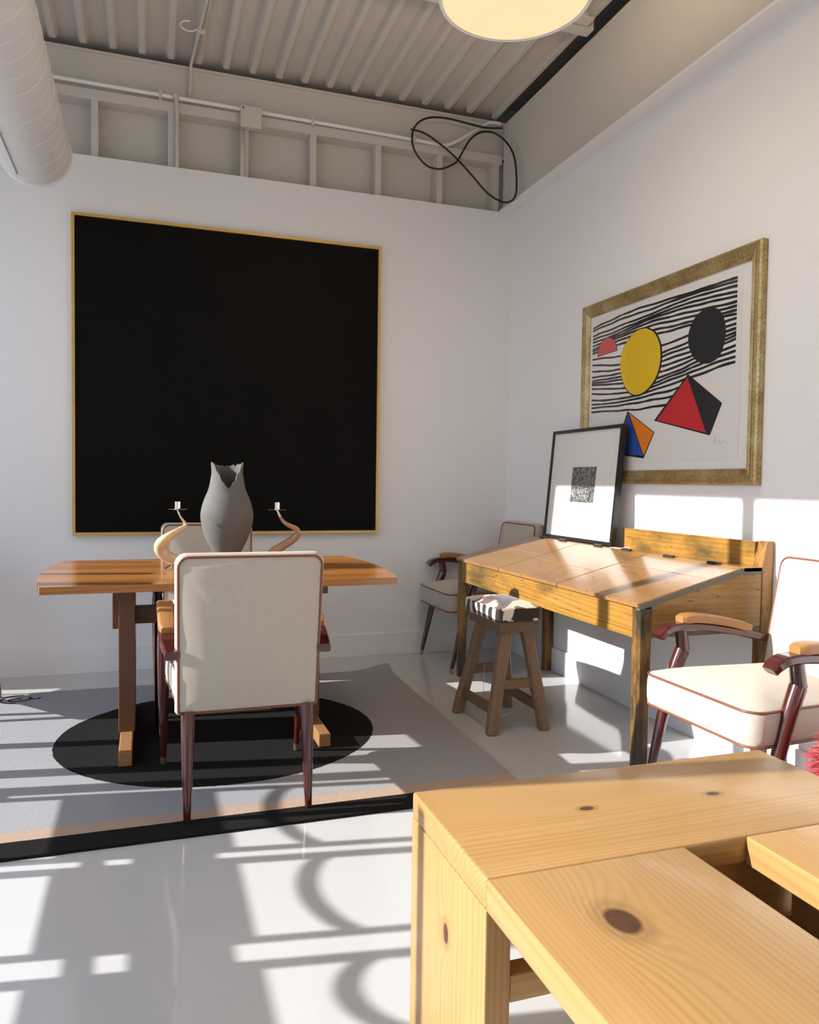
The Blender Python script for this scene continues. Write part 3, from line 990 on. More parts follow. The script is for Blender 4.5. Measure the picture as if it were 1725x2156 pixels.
# ------------------------------------------------------------------ armchairs
def copy_tree(o, parent=None):
    c_ = o.copy(); COL.objects.link(c_)
    if parent is not None:
        c_.parent = parent
    for ch in list(o.children):
        copy_tree(ch, c_)
    return c_

def make_chair():
    root = thing('armchair', 'x', 'chair', (0, 0, 0), 0, 'cream linen armchairs with mahogany arms')
    # seat
    ol = densify(round_poly([(-0.280, 0.318, 0.055), (-0.236, -0.225, 0.01), (0.236, -0.225, 0.01), (0.280, 0.318, 0.055)], 6), 0.05)
    b = new()
    cushion(b, ol, 0.376, 0.486, 0.052, lambda u, v, w_: (u, v, w_), 0.012)
    seat = obj('seat', b, M['linen'], root, world=False, smooth=True, auto=50)
    for z in (0.486, 0.378):
        b = new()
        tube(b, [(u, v, z) for u, v in ol], 0.0044, 6, closed=True)
        obj('piping', b, M['piping'], seat, world=False, smooth=True)
    # backrest: u across, v = height, w = thickness forward
    bo = densify(round_poly([(-0.238, 0.366, 0.012), (0.238, 0.366, 0.012), (0.242, 0.908, 0.035), (-0.242, 0.908, 0.035)], 6), 0.06)
    def fb(u, v, w_):
        k_ = (v - 0.37) / 0.54
        return (u, -0.285 - 0.068 * k_ + w_ * (1.45 - 0.5 * k_), v)
    b = new()
    cushion(b, bo, 0.0, 0.066, 0.022, fb, 0.045)
    back = obj('backrest', b, M['linen'], root, world=False, smooth=True, auto=50)
    for w_ in (0.002, 0.066):
        b = new()
        tube(b, [fb(u, v, w_) for u, v in bo], 0.0044, 6, closed=True)
        obj('piping', b, M['piping'], back, world=False, smooth=True)
    for s in (-1, 1):
        b = new()
        pts = catmull([(s * 0.2095, -0.299, 0.0), (s * 0.208, -0.285, 0.16), (s * 0.206, -0.270, 0.372)], 5)
        tube(b, pts, [0.0125 + 0.0115 * min(1, i / (len(pts) - 1) * 1.15) for i in range(len(pts))], 12)
        obj('leg', b, M['mahogany'], root, world=False, smooth=True, auto=50)
    for s in (-1, 1):
        b = new()
        P_ = [(s * 0.275, 0.287, 0.03, 0.0125), (s * 0.276, 0.262, 0.14, 0.0165), (s * 0.277, 0.218, 0.33, 0.022), (s * 0.277, 0.178, 0.47, 0.0255), (s * 0.275, 0.142, 0.560, 0.0275)]
        cm = catmull(P_, 5)
        tube(b, [q[:3] for q in cm], [q[3] for q in cm], 12)
        up = [(s * 0.275, 0.140, 0.558, 0.0268), (s * 0.275, 0.142, 0.580, 0.0245), (s * 0.275, 0.152, 0.642, 0.0225)]
        tube(b, [q[:3] for q in up], [q[3] for q in up], 12)
        lg = obj('leg', b, M['mahogany'], root, world=False, smooth=True, auto=40)
        b = new()
        lathe(b, [(0.0105, 0), (0.013, 0.001), (0.0135, 0.032)], (s * 0.2745, 0.2895, 0), 12)
        obj('foot_cap', b, M['brass'], lg, world=False, smooth=True, auto=50)
        # armrest
        path = catmull([(s * 0.272, 0.252, 0.614), (s * 0.273, 0.232, 0.633), (s * 0.274, 0.190, 0.648), (s * 0.274, 0.10, 0.649), (s * 0.272, -0.05, 0.628), (s * 0.268, -0.20, 0.597), (s * 0.258, -0.315, 0.574)], 5)
        b = new()
        hw, hh = 0.030, 0.0155
        sec = [(-hw, -hh * .6), (-hw * .8, -hh), (hw * .8, -hh), (hw, -hh * .6), (hw, hh * .6), (hw * .8, hh), (-hw * .8, hh), (-hw, hh * .6)]
        sweep(b, path, lambda i: [(a * (0.8 + 0.2 * min(1, i / 4)) * (1 - 0.2 * max(0, i - 24) / 6), c_) for a, c_ in sec])
        ar = obj('armrest', b, M['mahogany_arm'], root, world=False, smooth=True, auto=40)
        pp = catmull([(s * 0.274, 0.160, 0.677), (s * 0.274, 0.09, 0.680), (s * 0.272, -0.04, 0.662), (s * 0.269, -0.16, 0.632)], 6)
        b = new()
        def ps(i, n_=len(pp)):
            e = min(1.0, 0.72 + 0.28 * min(i, n_ - 1 - i) / 2)
            hw_, hh_ = 0.031 * e, 0.0165 * e
            r_ = 0.010
            o_ = round_poly([(-hw_, -hh_, 0.003), (hw_, -hh_, 0.003), (hw_, hh_, r_ * e), (-hw_, hh_, r_ * e)], 3)
            return o_
        sweep(b, pp, ps)
        obj('arm_pad', b, M['leather'], ar, world=False, smooth=True, auto=50)
    return root

ch = make_chair()
CH = [((-2.095, -2.010, 0.0125), 0.0, 'cream linen armchair seen from behind, drawn up to the dining table'),
      ((-2.110, -0.790, 0.0125), PI, 'cream linen armchair on the far side of the dining table, behind the vase'),
      ((-0.362, -0.335, 0), PI / 2, 'shaded linen armchair in the room corner, half hidden by the school desk'),
      ((-0.372, -2.865, 0), PI / 2, 'sunlit linen armchair between the school desk and the pine bench'),
      ((-3.577, -0.470, 0.0125), -0.75 * PI, 'armchair at the picture\'s left edge with only its dark leg showing')]
for i, (l_, rz, lab) in enumerate(CH):
    o = ch if i == 0 else copy_tree(ch)
    o.location = l_
    o.rotation_euler = (0, 0, rz)
    o['label'] = lab

# ------------------------------------------------------------------ dining table
TZ = 0.760
tb = thing('trestle_table', 'striped teak trestle dining table with curved ends on the rug', 'table', (-2.107, -1.28, 0))
def half(y):
    return 0.768 - 0.052 * ((y + 1.28) / 0.505) ** 2
ed = [-1.787, -1.72, -1.615, -1.47, -1.31, -1.20, -1.06, -0.93, -0.85, -0.775]
for i in range(len(ed) - 1):
    y0, y1 = ed[i] + 0.0004, ed[i + 1] - 0.0004
    L_ = [(-2.107 - half(y0 + (y1 - y0) * k / 4), y0 + (y1 - y0) * k / 4) for k in range(5)]
    R_ = [(-2.107 + half(y1 + (y0 - y1) * k / 4), y1 + (y0 - y1) * k / 4) for k in range(5)]
    b = new()
    prism(b, R_ + L_, 2, TZ - 0.030, TZ)
    obj('plank', b, M['teak'][(0, 1, 2, 0, 2, 1, 0, 2, 1)[i]], tb)
for sx in (-1, 1):
    xc = -2.107 + sx * 0.411
    obj('post', box((xc - 0.034, -1.445, 0.068), (xc + 0.034, -1.115, 0.672), 0.003), M['teak_leg'], tb)
    obj('foot', box((xc - 0.026, -1.722, 0.0135), (xc + 0.026, -0.84, 0.072), 0.004), M['teak_foot'], tb)
    obj('cleat', box((xc - 0.036, -1.60, 0.672), (xc + 0.036, -0.96, 0.730), 0.003), M['teak_rail'], tb)
    obj('tenon', box((xc + sx * 0.034, -1.315, 0.505), (xc + sx * 0.060, -1.245, 0.665), 0.003), M['teak_leg'], tb)
obj('stretcher', box((-2.107 - 0.378, -1.31, 0.520), (-2.107 + 0.378, -1.25, 0.597), 0.003), M['teak_rail'], tb)
b = new()
tube(b, [(-2.384, -1.20, 0.0125), (-2.384, -1.20, 0.700)], 0.0165, 12)
add_box(b, (-2.409, -1.225, 0.700), (-2.359, -1.175, 0.730), 0.002)
obj('support_leg', b, M['black_metal'], tb, smooth=True, auto=40)

# ------------------------------------------------------------------ things on the table
VX, VY = -2.069, -1.20
vp = [(0.044, 0.0), (0.052, 0.02), (0.061, 0.055), (0.0815, 0.098), (0.105, 0.150), (0.1205, 0.208), (0.1245, 0.255), (0.111, 0.315), (0.087, 0.374), (0.0755, 0.435), (0.0738, 0.46), (0.0770, 0.500)]
vp = catmull(vp, 4)
b = new()
SEG = 96
def rim_h(a):
    """torn rim: deep V at the side toward the camera"""
    d = (a - math.radians(269) + PI) % (2 * PI) - PI
    v = max(0.0, 1 - abs(d) / 1.10)
    return 0.498 - 0.112 * v + 0.012 * mnoise.noise(Vector((a * 5, 0, 3))) + 0.006 * mnoise.noise(Vector((a * 19, 2, 3))) - 0.006 * (1 - math.cos(a * 2))
def vr(z):
    for (r0, z0), (r1, z1) in zip(vp, vp[1:]):
        if z <= z1:
            return r0 + (r1 - r0) * (z - z0) / max(1e-6, z1 - z0)
    return vp[-1][0]
NR = 40
outer, inner = [], []
for j in range(NR + 1):
    ro, ri = [], []
    for k in range(SEG):
        a = 2 * PI * k / SEG
        h = rim_h(a) * j / NR
        r = vr(h) * (1 + 0.012 * mnoise.noise(Vector((math.cos(a) * 1.5, math.sin(a) * 1.5, h * 6))))
        ro.append(b.verts.new((VX + r * math.cos(a), VY + r * math.sin(a), TZ + h)))
        h2 = 0.012 + (rim_h(a) - 0.012) * j / NR
        ri.append(b.verts.new((VX + max(0.01, r - 0.006) * math.cos(a), VY + max(0.01, r - 0.006) * math.sin(a), TZ + h2)))
    outer.append(ro); inner.append(ri)
for j in range(NR):
    for k in range(SEG):
        k2 = (k + 1) % SEG
        b.faces.new((outer[j][k], outer[j][k2], outer[j + 1][k2], outer[j + 1][k]))
        b.faces.new((inner[j][k2], inner[j][k], inner[j + 1][k], inner[j + 1][k2]))
for k in range(SEG):
    k2 = (k + 1) % SEG
    b.faces.new((outer[NR][k], outer[NR][k2], inner[NR][k2], inner[NR][k]))
b.faces.new(outer[0][::-1]); b.faces.new(inner[0])
tag(obj('vase', b, M['clay'], loc=(VX, VY, TZ), smooth=True, auto=60), 'tall grey clay vase with a torn split rim on the dining table', 'vase')

def ray_at(px, py, y):
    return tuple(ray_y(px, py, y))
def candlestick(label, path, y, mat, cup, base_xy):
    t_ = thing('horn_candlestick', label, 'candlestick', (base_xy[0], base_xy[1], TZ), group='twisted horn candlesticks')
    pts = []
    for k, (px, py, wd, dy) in enumerate(path):
        p = ray_at(px, py, y + dy)
        pts.append((*p, wd * 0.00223 / 2))
    cm = catmull(pts, 6)
    b = new()
    tube(b, [q[:3] for q in cm], [max(0.003, q[3]) for q in cm], 14)
    obj('horn', b, mat, t_, smooth=True, auto=50)
    c3 = ray_at(cup[0], cup[1], y)
    b = new()
    lathe(b, [(0.0, 0.0), (0.041, 0.001), (0.043, 0.003), (0.040, 0.0045), (0.010, 0.004)], (c3[0], c3[1], c3[2] - 0.002), 28, False, True)
    obj('drip_pan', b, M['silver'], t_, smooth=True, auto=40)
    b = new()
    lathe(b, [(0.0125, 0.002), (0.0128, 0.034), (0.0112, 0.034), (0.0108, 0.01)], (c3[0], c3[1], c3[2]), 20, True, True)
    obj('candle_cup', b, M['silver'], t_, smooth=True, auto=40)
    bx, by = base_xy
    b = new()
    lo4 = [b.verts.new((bx + sx * 0.055, by + sy * 0.045, TZ + 0.0006)) for sx, sy in ((-1, -1), (1, -1), (1, 1), (-1, 1))]
    lo5 = [b.verts.new((bx + sx * 0.055, by + sy * 0.045, TZ + 0.006)) for sx, sy in ((-1, -1), (1, -1), (1, 1), (-1, 1))]
    hi4 = [b.verts.new((bx + sx * 0.022, by + sy * 0.018, TZ + 0.026)) for sx, sy in ((-1, -1), (1, -1), (1, 1), (-1, 1))]
    b.faces.new(lo4[::-1]); b.faces.new(hi4)
    for k in range(4):
        b.faces.new((lo4[k], lo4[(k + 1) % 4], lo5[(k + 1) % 4], lo5[k]))
        b.faces.new((lo5[k], lo5[(k + 1) % 4], hi4[(k + 1) % 4], hi4[k]))
    obj('base', b, M['silver'], t_)
    e = pts[0]
    b = new()
    tube(b, [(bx, by, TZ + 0.02), (bx * .5 + e[0] * .5 + 0.012, by, TZ + 0.035), (e[0] + 0.004, e[1], e[2])], [0.008, 0.009, e[3] * 1.06], 12)
    obj('collar', b, M['silver'], t_, smooth=True)
    # silver sleeve at the thin tip
    b = new()
    tp = cm[-10:]
    tube(b, [q[:3] for q in tp], [max(0.003, q[3]) + 0.0008 for q in tp], 12)
    obj('tip_sleeve', b, M['silver'], t_, smooth=True)
    return t_
# paths run from the thick end up to the thin tip: px, py, width px, dy
YC = -1.33
s_ = 1 / 4.3125
def zc(a, b_):
    return 300 + a * s_, 960 + b_ * s_
LP = [(312, 952, 88, 0), (255, 930, 104, .004), (200, 895, 112, .006), (165, 848, 112, 0), (170, 795, 104, -.012), (218, 748, 84, -.024), (285, 704, 66, -.020), (345, 668, 52, -.004), (383, 638, 38, .01), (388, 612, 28, .014), (368, 582, 20, .010), (345, 550, 15, .004), (328, 515, 12, 0), (318, 488, 10, 0)]
RP = [(1160, 905, 84, -.004), (1190, 868, 82, 0), (1240, 838, 80, .006), (1300, 800, 78, .010), (1360, 762, 74, .008), (1402, 720, 66, 0), (1408, 682, 56, -.010), (1385, 655, 48, -.014), (1335, 632, 42, -.010), (1290, 604, 34, 0), (1262, 570, 26, .004), (1240, 530, 20, .002), (1222, 490, 16, 0)]
def mk(pth):
    return [(*zc(a, b_), wd * s_, dy) for a, b_, wd, dy in pth]
bl = ray_at(372, 1203, YC)
def on_table(px, py):
    d = fwd * FPX + r2 * (px - 862.5) - u2 * (py - 1078)
    tt = (TZ - CAM_POS.z) / d.z
    return CAM_POS + d * tt
pb = on_table(368, 1201)
candlestick('pale twisted horn candlestick left of the vase with silver cup', mk(LP), pb.y, M['horn_pale'], zc(320, 482), (pb.x + 0.012, pb.y + 0.025))
pb2 = on_table(600, 1197)
candlestick('brown twisted horn candlestick right of the vase with silver cup', mk(RP), pb2.y + 0.02, M['horn_brown'], zc(1222, 487), (pb2.x + 0.01, pb2.y + 0.03))

# ------------------------------------------------------------------ school desk
DX0, DX1, DY0, DY1 = -0.640, -0.006, -2.500, -0.660     # front, back, right end, left end
ZF, ZB, XB = 0.728, 0.852, -0.155                         # front edge height, flat height, where the slope ends
dk = thing('school_desk', 'long worn honey coloured school desk with three sloping lids', 'desk', (-0.32, -1.58, 0))
def slope(x):
    return ZF + (ZB - ZF) * min(1, (x - DX0) / (XB - DX0))
# lids
ly = [DY1, DY1 + (DY0 - DY1) / 3 + 0.02, DY1 + 2 * (DY0 - DY1) / 3 + 0.01, DY0]
for i in range(3):
    ya, yb = ly[i] - 0.0034, ly[i + 1] + 0.0034
    mid = DX0 + (XB - DX0) * (0.52, 0.40, 0.66)[i]
    xs = [DX0 - 0.012, DX0 + 0.075, XB]
    b = new()
    for xa, xb_ in ((DX0 - 0.012, mid - 0.0008), (mid + 0.0008, XB - 0.001)):
        q = [(xa, slope(xa) if xa >= DX0 else ZF - 0.004), (xb_, slope(xb_)), (xb_, slope(xb_) - 0.018), (xa, slope(max(xa, DX0)) - 0.020)]
        b2 = new(); prism(b2, q, 1, yb, ya)
        bmesh.ops.bevel(b2, geom=b2.edges[:], offset=0.0012, segments=1, affect='EDGES')
        merge(b, b2)
    lid = obj('lid', b, M['desk_lid'], dk)
# flat strip behind lids
obj('back_strip', box((XB + 0.001, DY0, ZB - 0.018), (-0.062, DY1, ZB), 0.002), M['desk_lid'], dk)
# hinges
for hy in (-0.84, -1.07, -1.44, -1.70, -2.03, -2.33):
    b = new()
    tube(b, [(XB - 0.002, hy + 0.036, ZB + 0.004), (XB - 0.002, hy - 0.036, ZB + 0.004)], 0.0058, 8)
    add_box(b, (XB - 0.012, hy - 0.036, ZB - 0.001), (XB + 0.016, hy + 0.036, ZB + 0.0022))
    obj('hinge', b, M['hinge'], dk)
# apron and inner body
obj('apron', box((DX0 + 0.004, DY0 + 0.05, 0.612), (DX0 + 0.026, DY1 - 0.05, ZF - 0.021), 0.001), M['desk_y'], dk)
obj('apron_moulding', box((DX0 + 0.002, DY0 + 0.05, 0.583), (DX0 + 0.030, DY1 - 0.05, 0.611), 0.004), M['desk_y'], dk)
obj('bottom_board', box((DX0 + 0.03, DY0 + 0.03, 0.590), (-0.02, DY1 - 0.03, 0.604)), M['desk_y'], dk)
obj('back_board', box((-0.030, DY0 + 0.03, 0.590), (-0.012, DY1 - 0.03, ZB - 0.019)), M['desk_y'], dk)
# end panels
for y0 in (DY0 + 0.004, DY1 - 0.024):
    b = new()
    prism(b, [(DX0 + 0.052, 0.612), (-0.062, 0.612), (-0.062, ZB - 0.028), (XB, ZB - 0.028), (DX0 + 0.052, slope(DX0 + 0.052) - 0.028)], 1, y0, y0 + 0.02)
    obj('end_panel', b, M['desk_x'], dk)
    b = new()
    prism(b, [(DX0 + 0.052, 0.588), (-0.062, 0.588), (-0.062, 0.611), (DX0 + 0.052, 0.611)], 1, y0 + 0.001, y0 + 0.021)
    obj('end_rail', b, M['desk_iron'], dk)
    b = new()
    e0 = y0 - 0.004 if y0 < -1.5 else y0 + 0.004
    prism(b, [(XB, ZB - 0.027), (-0.0625, ZB - 0.027), (-0.0625, ZB - 0.002), (XB, ZB - 0.002)], 1, e0, e0 + 0.02)
    obj('edge_strip', b, M['desk_iron'], dk)
    b = new()
    prism(b, [(DX0 - 0.004, ZF - 0.030), (XB - 0.001, ZB - 0.027), (XB - 0.001, ZB - 0.006), (DX0 - 0.004, ZF - 0.008)], 1, e0, e0 + 0.02)
    obj('edge_strip', b, M['desk_iron'], dk)
# legs
def leg(x0, x1, y0, y1, ztop, taper, sx, sy):
    b = new()
    n = 7
    rings = []
    for i in range(n):
        u = i / (n - 1)
        z = ztop * u
        k = 1 - taper * (1 - u) ** 0.9
        wv_ = 0.0025 * math.sin(9 * u + x0 * 7)
        xa, xb_ = (x0, x0 + (x1 - x0) * k) if sx > 0 else (x1 - (x1 - x0) * k, x1)
        ya, yb = (y0, y0 + (y1 - y0) * k) if sy > 0 else (y1 - (y1 - y0) * k, y1)
        c_ = 0.004
        rings.append([b.verts.new(p) for p in ((xa + c_, ya, z), (xb_ - c_, ya, z), (xb_, ya + c_, z), (xb_ + wv_, yb - c_, z), (xb_ - c_, yb, z), (xa + c_, yb, z), (xa, yb - c_, z), (xa, ya + c_, z))])
    for a, c_ in zip(rings, rings[1:]):
        for k in range(8):
            b.faces.new((a[k], a[(k + 1) % 8], c_[(k + 1) % 8], c_[k]))
    b.faces.new(rings[0][::-1]); b.faces.new(rings[-1])
    return b
obj('leg', leg(DX0, DX0 + 0.056, DY0, DY0 + 0.056, ZF - 0.026, 0.12, 1, 1), M['desk_z'], dk)
obj('leg', leg(DX0, DX0 + 0.056, DY1 - 0.056, DY1, ZF - 0.026, 0.25, 1, -1), M['desk_z'], dk)
obj('leg', leg(-0.062, -0.006, DY1 - 0.056, DY1, ZB - 0.02, 0.1, -1, -1), M['desk_z'], dk)
b = leg(-0.062, -0.006, DY0, DY0 + 0.050, ZB, 0.1, -1, 1)
obj('leg', b, M['desk_z'], dk)
# gallery: tall back post and raised board
b = new()
prism(b, [(-0.062, ZB), (-0.006, ZB), (-0.006, 0.957), (-0.038, 0.957)], 1, DY0, DY0 + 0.05)
obj('gallery_post', b, M['desk_z'], dk)
obj('gallery_board', box((-0.056, DY0 + 0.05, ZB - 0.018), (-0.036, -1.515, 0.954), 0.002), M['desk_y'], dk)

# small white tag on the desk
b = new()
add_box(b, (-0.150, -1.625, ZB + 0.0008), (-0.118, -1.535, ZB + 0.002))
tg = tag(obj('paper_tag', b, M['mat_white'], loc=(-0.13, -1.57, ZB)), 'small white paper tag lying on the desk beside the black frame', 'tag')
b = new()
tube(b, catmull([(-0.118, -1.60, ZB + 0.002), (-0.10, -1.62, ZB + 0.008), (-0.095, -1.64, ZB + 0.004), (-0.105, -1.645, ZB + 0.003)], 5), 0.0018, 5)
obj('loop_string', b, M['string'], tg)

# ------------------------------------------------------------------ small black frame leaning on the wall
fr = thing('leaning_frame', 'black framed black and white photograph leaning on the wall, standing on the desk', 'picture', (-0.115, -1.10, ZB + 0.0005))
W_, H_, T_ = 0.735, 0.646, 0.030
lean = math.atan2(0.057, H_)
Rm = Matrix.Rotation(lean, 3, 'Y')
def lf(u, v, w_):
    """u along -y from left end, v up, w thickness toward room (-x)"""
    p = Rm @ Vector((-w_, 0, v))
    return (-0.100 + p.x, -0.783 - u, ZB + 0.0012 + p.z + 0.0008)
def lbox(u0, u1, v0, v1, w0, w1):
    b = new()
    V = [b.verts.new(lf(u, v, w_)) for w_ in (w0, w1) for u, v in ((u0, v0), (u1, v0), (u1, v1), (u0, v1))]
    for f in ((0, 1, 2, 3), (7, 6, 5, 4), (0, 4, 5, 1), (1, 5, 6, 2), (2, 6, 7, 3), (3, 7, 4, 0)):
        b.faces.new([V[i] for i in f])
    return b
fb_ = 0.019
obj('frame_side', lbox(0, W_, 0, fb_, 0, T_), M['frame_black'], fr)
obj('frame_side', lbox(0, W_, H_ - fb_, H_, 0, T_), M['frame_black'], fr)
obj('frame_side', lbox(0, fb_, fb_, H_ - fb_, 0, T_), M['frame_black'], fr)
obj('frame_side', lbox(W_ - fb_, W_, fb_, H_ - fb_, 0, T_), M['frame_black'], fr)
obj('mat_board', lbox(fb_, W_ - fb_, fb_, H_ - fb_, 0.004, 0.022), M['mat_white'], fr)
ph = obj('photograph', lbox(0.262, 0.512, 0.222, 0.424, 0.021, 0.0228), M['photo'], fr)
obj('glass_pane', lbox(fb_, W_ - fb_, fb_, H_ - fb_, 0.0250, 0.0258), M['glass'], fr)

# ------------------------------------------------------------------ stool
SX0, SX1, SY0, SY1 = -0.868, -0.668, -1.742, -1.372
st = thing('wooden_stool', 'rough wooden stool with four splayed legs in front of the desk', 'stool', (-0.77, -1.555, 0))
SZ = 0.478
b = box((SX0, SY0, SZ), (SX1, SY1, SZ + 0.050), 0.004)
obj('seat_plank', b, M['stool_y'], st)
legs = {}
for nm, tx, ty, bx_, by_ in (('fl', -0.815, -1.690, -0.905, -1.745), ('fr', -0.705, -1.690, -0.628, -1.745), ('bl', -0.815, -1.425, -0.922, -1.365), ('br', -0.705, -1.425, -0.628, -1.345)):
    b = new()
    top, bot = Vector((tx, ty, SZ)), Vector((bx_, by_, 0.0))
    legs[nm] = (top, bot)
    hw_ = 0.026
    rings = []
    for i in range(6):
        u = i / 5
        p = bot.lerp(top, u)
        wv_ = 0.0015 * math.sin(11 * u + tx * 40)
        k = hw_ * (1.0 + 0.08 * u) + wv_
        if i == 0:
            k *= 0.86
        c_ = 0.009
        rings.append([b.verts.new((p.x + a, p.y + d, p.z)) for a, d in ((-k + c_, -k), (k - c_, -k), (k, -k + c_), (k, k - c_), (k - c_, k), (-k + c_, k), (-k, k - c_), (-k, -k + c_))])
        if i == 0:
            p = bot.lerp(top, 0.015)
            k = hw_
            rings.append([b.verts.new((p.x + a, p.y + d, p.z)) for a, d in ((-k + c_, -k), (k - c_, -k), (k, -k + c_), (k, k - c_), (k - c_, k), (-k + c_, k), (-k, k - c_), (-k, -k + c_))])
    for a, d in zip(rings, rings[1:]):
        for k in range(8):
            b.faces.new((a[k], a[(k + 1) % 8], d[(k + 1) % 8], d[k]))
    b.faces.new(rings[0][::-1]); b.faces.new(rings[-1])
    obj('leg', b, M['stool_z'], st)
def stretcher(n1, n2, u, mat):
    a = legs[n1][1].lerp(legs[n1][0], u); c_ = legs[n2][1].lerp(legs[n2][0], u)
    d = (c_ - a).normalized()
    a2, c2 = a + d * 0.018, c_ - d * 0.018
    b = new()
    sweep(b, [a2, a2.lerp(c2, .5), c2], [(-0.011, -0.022), (0.011, -0.022), (0.011, 0.022), (-0.011, 0.022)])
    return obj('stretcher', b, mat, st)
stretcher('fl', 'fr', 0.475, M['stool_x'])
stretcher('bl', 'br', 0.475, M['stool_x'])
stretcher('fl', 'bl', 0.225, M['stool_y'])
stretcher('fr', 'br', 0.225, M['stool_y'])
# cushion lying on it
ol = densify(round_poly([(-0.892, -1.760, 0.03), (-0.655, -1.760, 0.03), (-0.655, -1.355, 0.03), (-0.892, -1.355, 0.03)], 5), 0.03)
b = new()
cushion(b, ol, SZ + 0.0505, SZ + 0.115, 0.030, lambda u, v, w_: (u, v, w_))
tag(obj('cowhide_cushion', b, M['cowhide'], loc=(-0.77, -1.555, SZ + 0.05), smooth=True, auto=60), 'brown and white cowhide cushion on the wooden stool', 'cushion')
# string hanging from the far stretcher
a = legs['bl'][1].lerp(legs['bl'][0], 0.475).lerp(legs['br'][1].lerp(legs['br'][0], 0.475), 0.38)
b = new()
tube(b, catmull([(a.x, a.y - 0.013, a.z + 0.024), (a.x, a.y - 0.0150, a.z), (a.x, a.y - 0.013, a.z - 0.024), (a.x - 0.01, a.y - 0.03, a.z - 0.08), (a.x - 0.015, a.y - 0.06, 0.06), (a.x - 0.01, a.y - 0.08, 0.003), (a.x + 0.08, a.y - 0.10, 0.002), (a.x + 0.17, a.y - 0.04, 0.002)], 6), 0.0014, 5)
tag(obj('string', b, M['string'], loc=(a.x, a.y, a.z), smooth=True), 'thin white string tied to the stool stretcher and trailing on the floor', 'string')

# ------------------------------------------------------------------ pine slat bench in the foreground
BX0, BX1, BY1, BY0 = -1.921, -1.040, -3.540, -4.92
BZ = 0.550
bn = thing('pine_bench', 'heavy pale pine bench with a slotted top, nearest the camera', 'bench', (-1.48, -4.24, 0))
BT = 0.052
def rb(lo, hi, r=0.006):
    return box(lo, hi, r, 3)
obj('end_board', rb((BX0, -3.902, BZ - BT), (BX1, BY1, BZ)), M['pine_x'], bn, smooth=True, auto=30)
obj('end_board', rb((BX0, BY0, BZ - BT), (BX1, BY0 + 0.362, BZ)), M['pine_x'], bn, smooth=True, auto=30)
obj('side_board', rb((BX0, BY0 + 0.3625, BZ - BT), (-1.543, -3.9025, BZ - 0.0005), 0.003), M['pine_y'], bn, smooth=True, auto=30)
obj('side_board', rb((-1.408, BY0 + 0.3625, BZ - BT), (BX1, -3.9025, BZ - 0.0005), 0.003), M['pine_y'], bn, smooth=True, auto=30)
for x0, x1 in ((BX0, BX0 + 0.046), (BX1 - 0.046, BX1)):
    for y0, y1 in ((-3.902, BY1), (BY0, BY0 + 0.362)):
        obj('leg', rb((x0, y0, 0.0), (x1, y1, BZ - BT - 0.0005), 0.003), M['pine_z'], bn, smooth=True, auto=30)
obj('box_side', rb((-1.64, BY0 + 0.363, 0.340), (-1.62, -3.903, BZ - BT - 0.0005), 0.002), M['pine_y'], bn)
obj('box_side', rb((-1.30, BY0 + 0.363, 0.340), (-1.28, -3.903, BZ - BT - 0.0005), 0.002), M['pine_y'], bn)
obj('box_end', rb((-1.64, -3.886, 0.340), (BX1 - 0.048, -3.872, BZ - BT - 0.0005), 0.002), M['pine_x'], bn)
obj('box_bottom', rb((-1.62, BY0 + 0.363, 0.340), (-1.30, -3.903, 0.356), 0.002), M['pine_y'], bn)
obj('cross_rail', rb((BX0 + 0.0465, -3.90, 0.335), (BX1 - 0.0465, -3.86, 0.381), 0.003), M['pine_x'], bn, smooth=True, auto=30)
obj('cross_rail', rb((BX0 + 0.0465, BY0 + 0.32, 0.335), (BX1 - 0.0465, BY0 + 0.36, 0.381), 0.003), M['pine_x'], bn, smooth=True, auto=30)

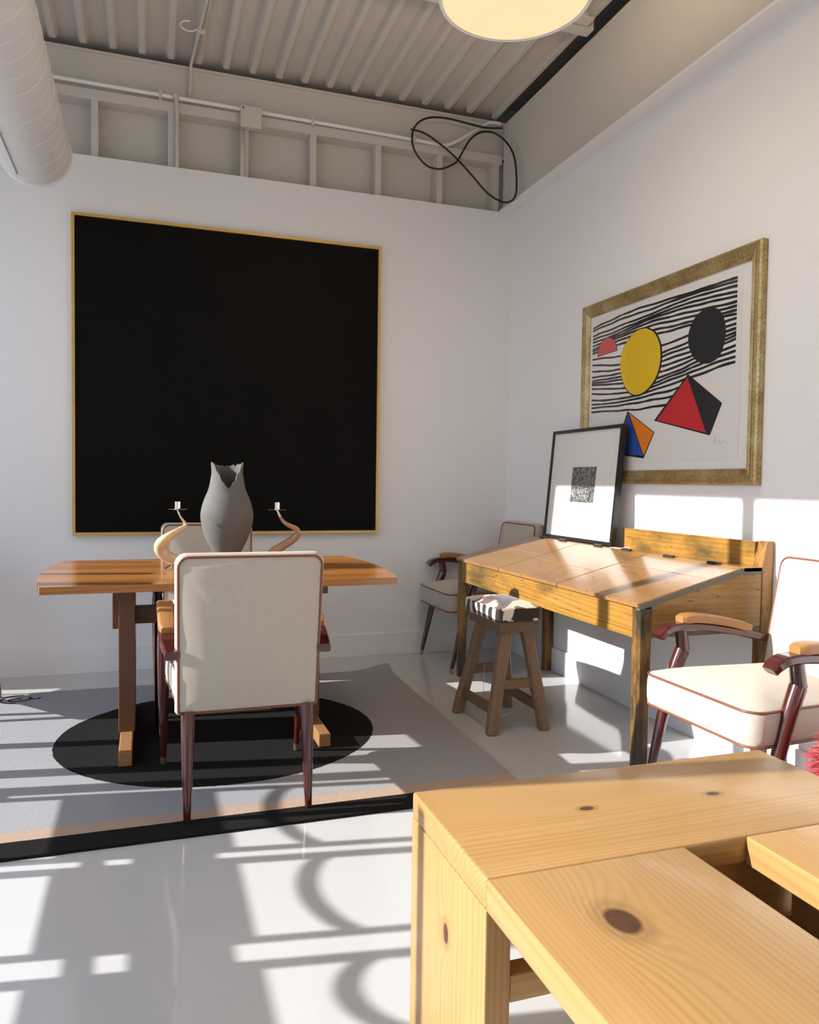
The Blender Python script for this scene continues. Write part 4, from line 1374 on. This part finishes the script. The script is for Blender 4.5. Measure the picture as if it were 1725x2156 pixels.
# ------------------------------------------------------------------ red shaggy pouf at the right edge
FX, FY, FR_, FZ = -0.435, -3.500, 0.235, 0.43
pf = thing('fur_pouf', 'round pouf covered in shaggy crimson fur, cut by the right edge', 'pouf', (FX, FY, 0))
b = new()
lathe(b, [(FR_ * .86, 0.0), (FR_ * .98, 0.03), (FR_, 0.2), (FR_ * .98, FZ - 0.05), (FR_ * .85, FZ - 0.01), (FR_ * .4, FZ + 0.015)], (FX, FY, 0), 32)
obj('body', b, M['fur'], pf, smooth=True)
rnd = random.Random(3)
verts, faces = [], []
for i in range(9500):
    a = rnd.uniform(0, 2 * PI)
    if rnd.random() < 0.72:
        z = rnd.uniform(0.04, FZ)
        r = FR_
        n_ = Vector((math.cos(a), math.sin(a), 0.25))
    else:
        r = FR_ * math.sqrt(rnd.random())
        z = FZ + 0.005
        n_ = Vector((math.cos(a) * 0.6, math.sin(a) * 0.6, 0.8))
    p = Vector((r * math.cos(a), r * math.sin(a), z))
    L_ = rnd.uniform(0.045, 0.085)
    clump = mnoise.noise_vector(p * 22)
    d = (n_.normalized() + clump * 0.9 + Vector((rnd.uniform(-.3, .3), rnd.uniform(-.3, .3), rnd.uniform(-.3, .3)))).normalized()
    if d.dot(Vector((n_.x, n_.y, n_.z))) < 0.15:
        d = (d + n_).normalized()
    side = d.cross(Vector((rnd.uniform(-1, 1), rnd.uniform(-1, 1), rnd.uniform(-1, 1)))).normalized() * rnd.uniform(0.0022, 0.0048)
    k0 = len(verts)
    q = p
    dd = d.copy()
    rows = 5
    for s in range(rows):
        wdt = 1 - s / rows
        verts += [q + side * wdt, q - side * wdt]
        q = q + dd * (L_ / rows)
        dd = (dd + Vector((0, 0, -0.32)) + mnoise.noise_vector(q * 30) * 0.25).normalized()
    verts.append(q)
    for s in range(rows - 1):
        c0 = k0 + 2 * s
        faces.append((c0, c0 + 1, c0 + 3, c0 + 2))
    c0 = k0 + 2 * (rows - 1)
    faces.append((c0, c0 + 1, len(verts) - 1))
me = bpy.data.meshes.new('fur')
me.from_pydata([tuple(v) for v in verts], [], faces)
me.materials.append(M['fur'])
fo = bpy.data.objects.new('fur', me)
link(fo, pf)
fo['kind'] = 'stuff'
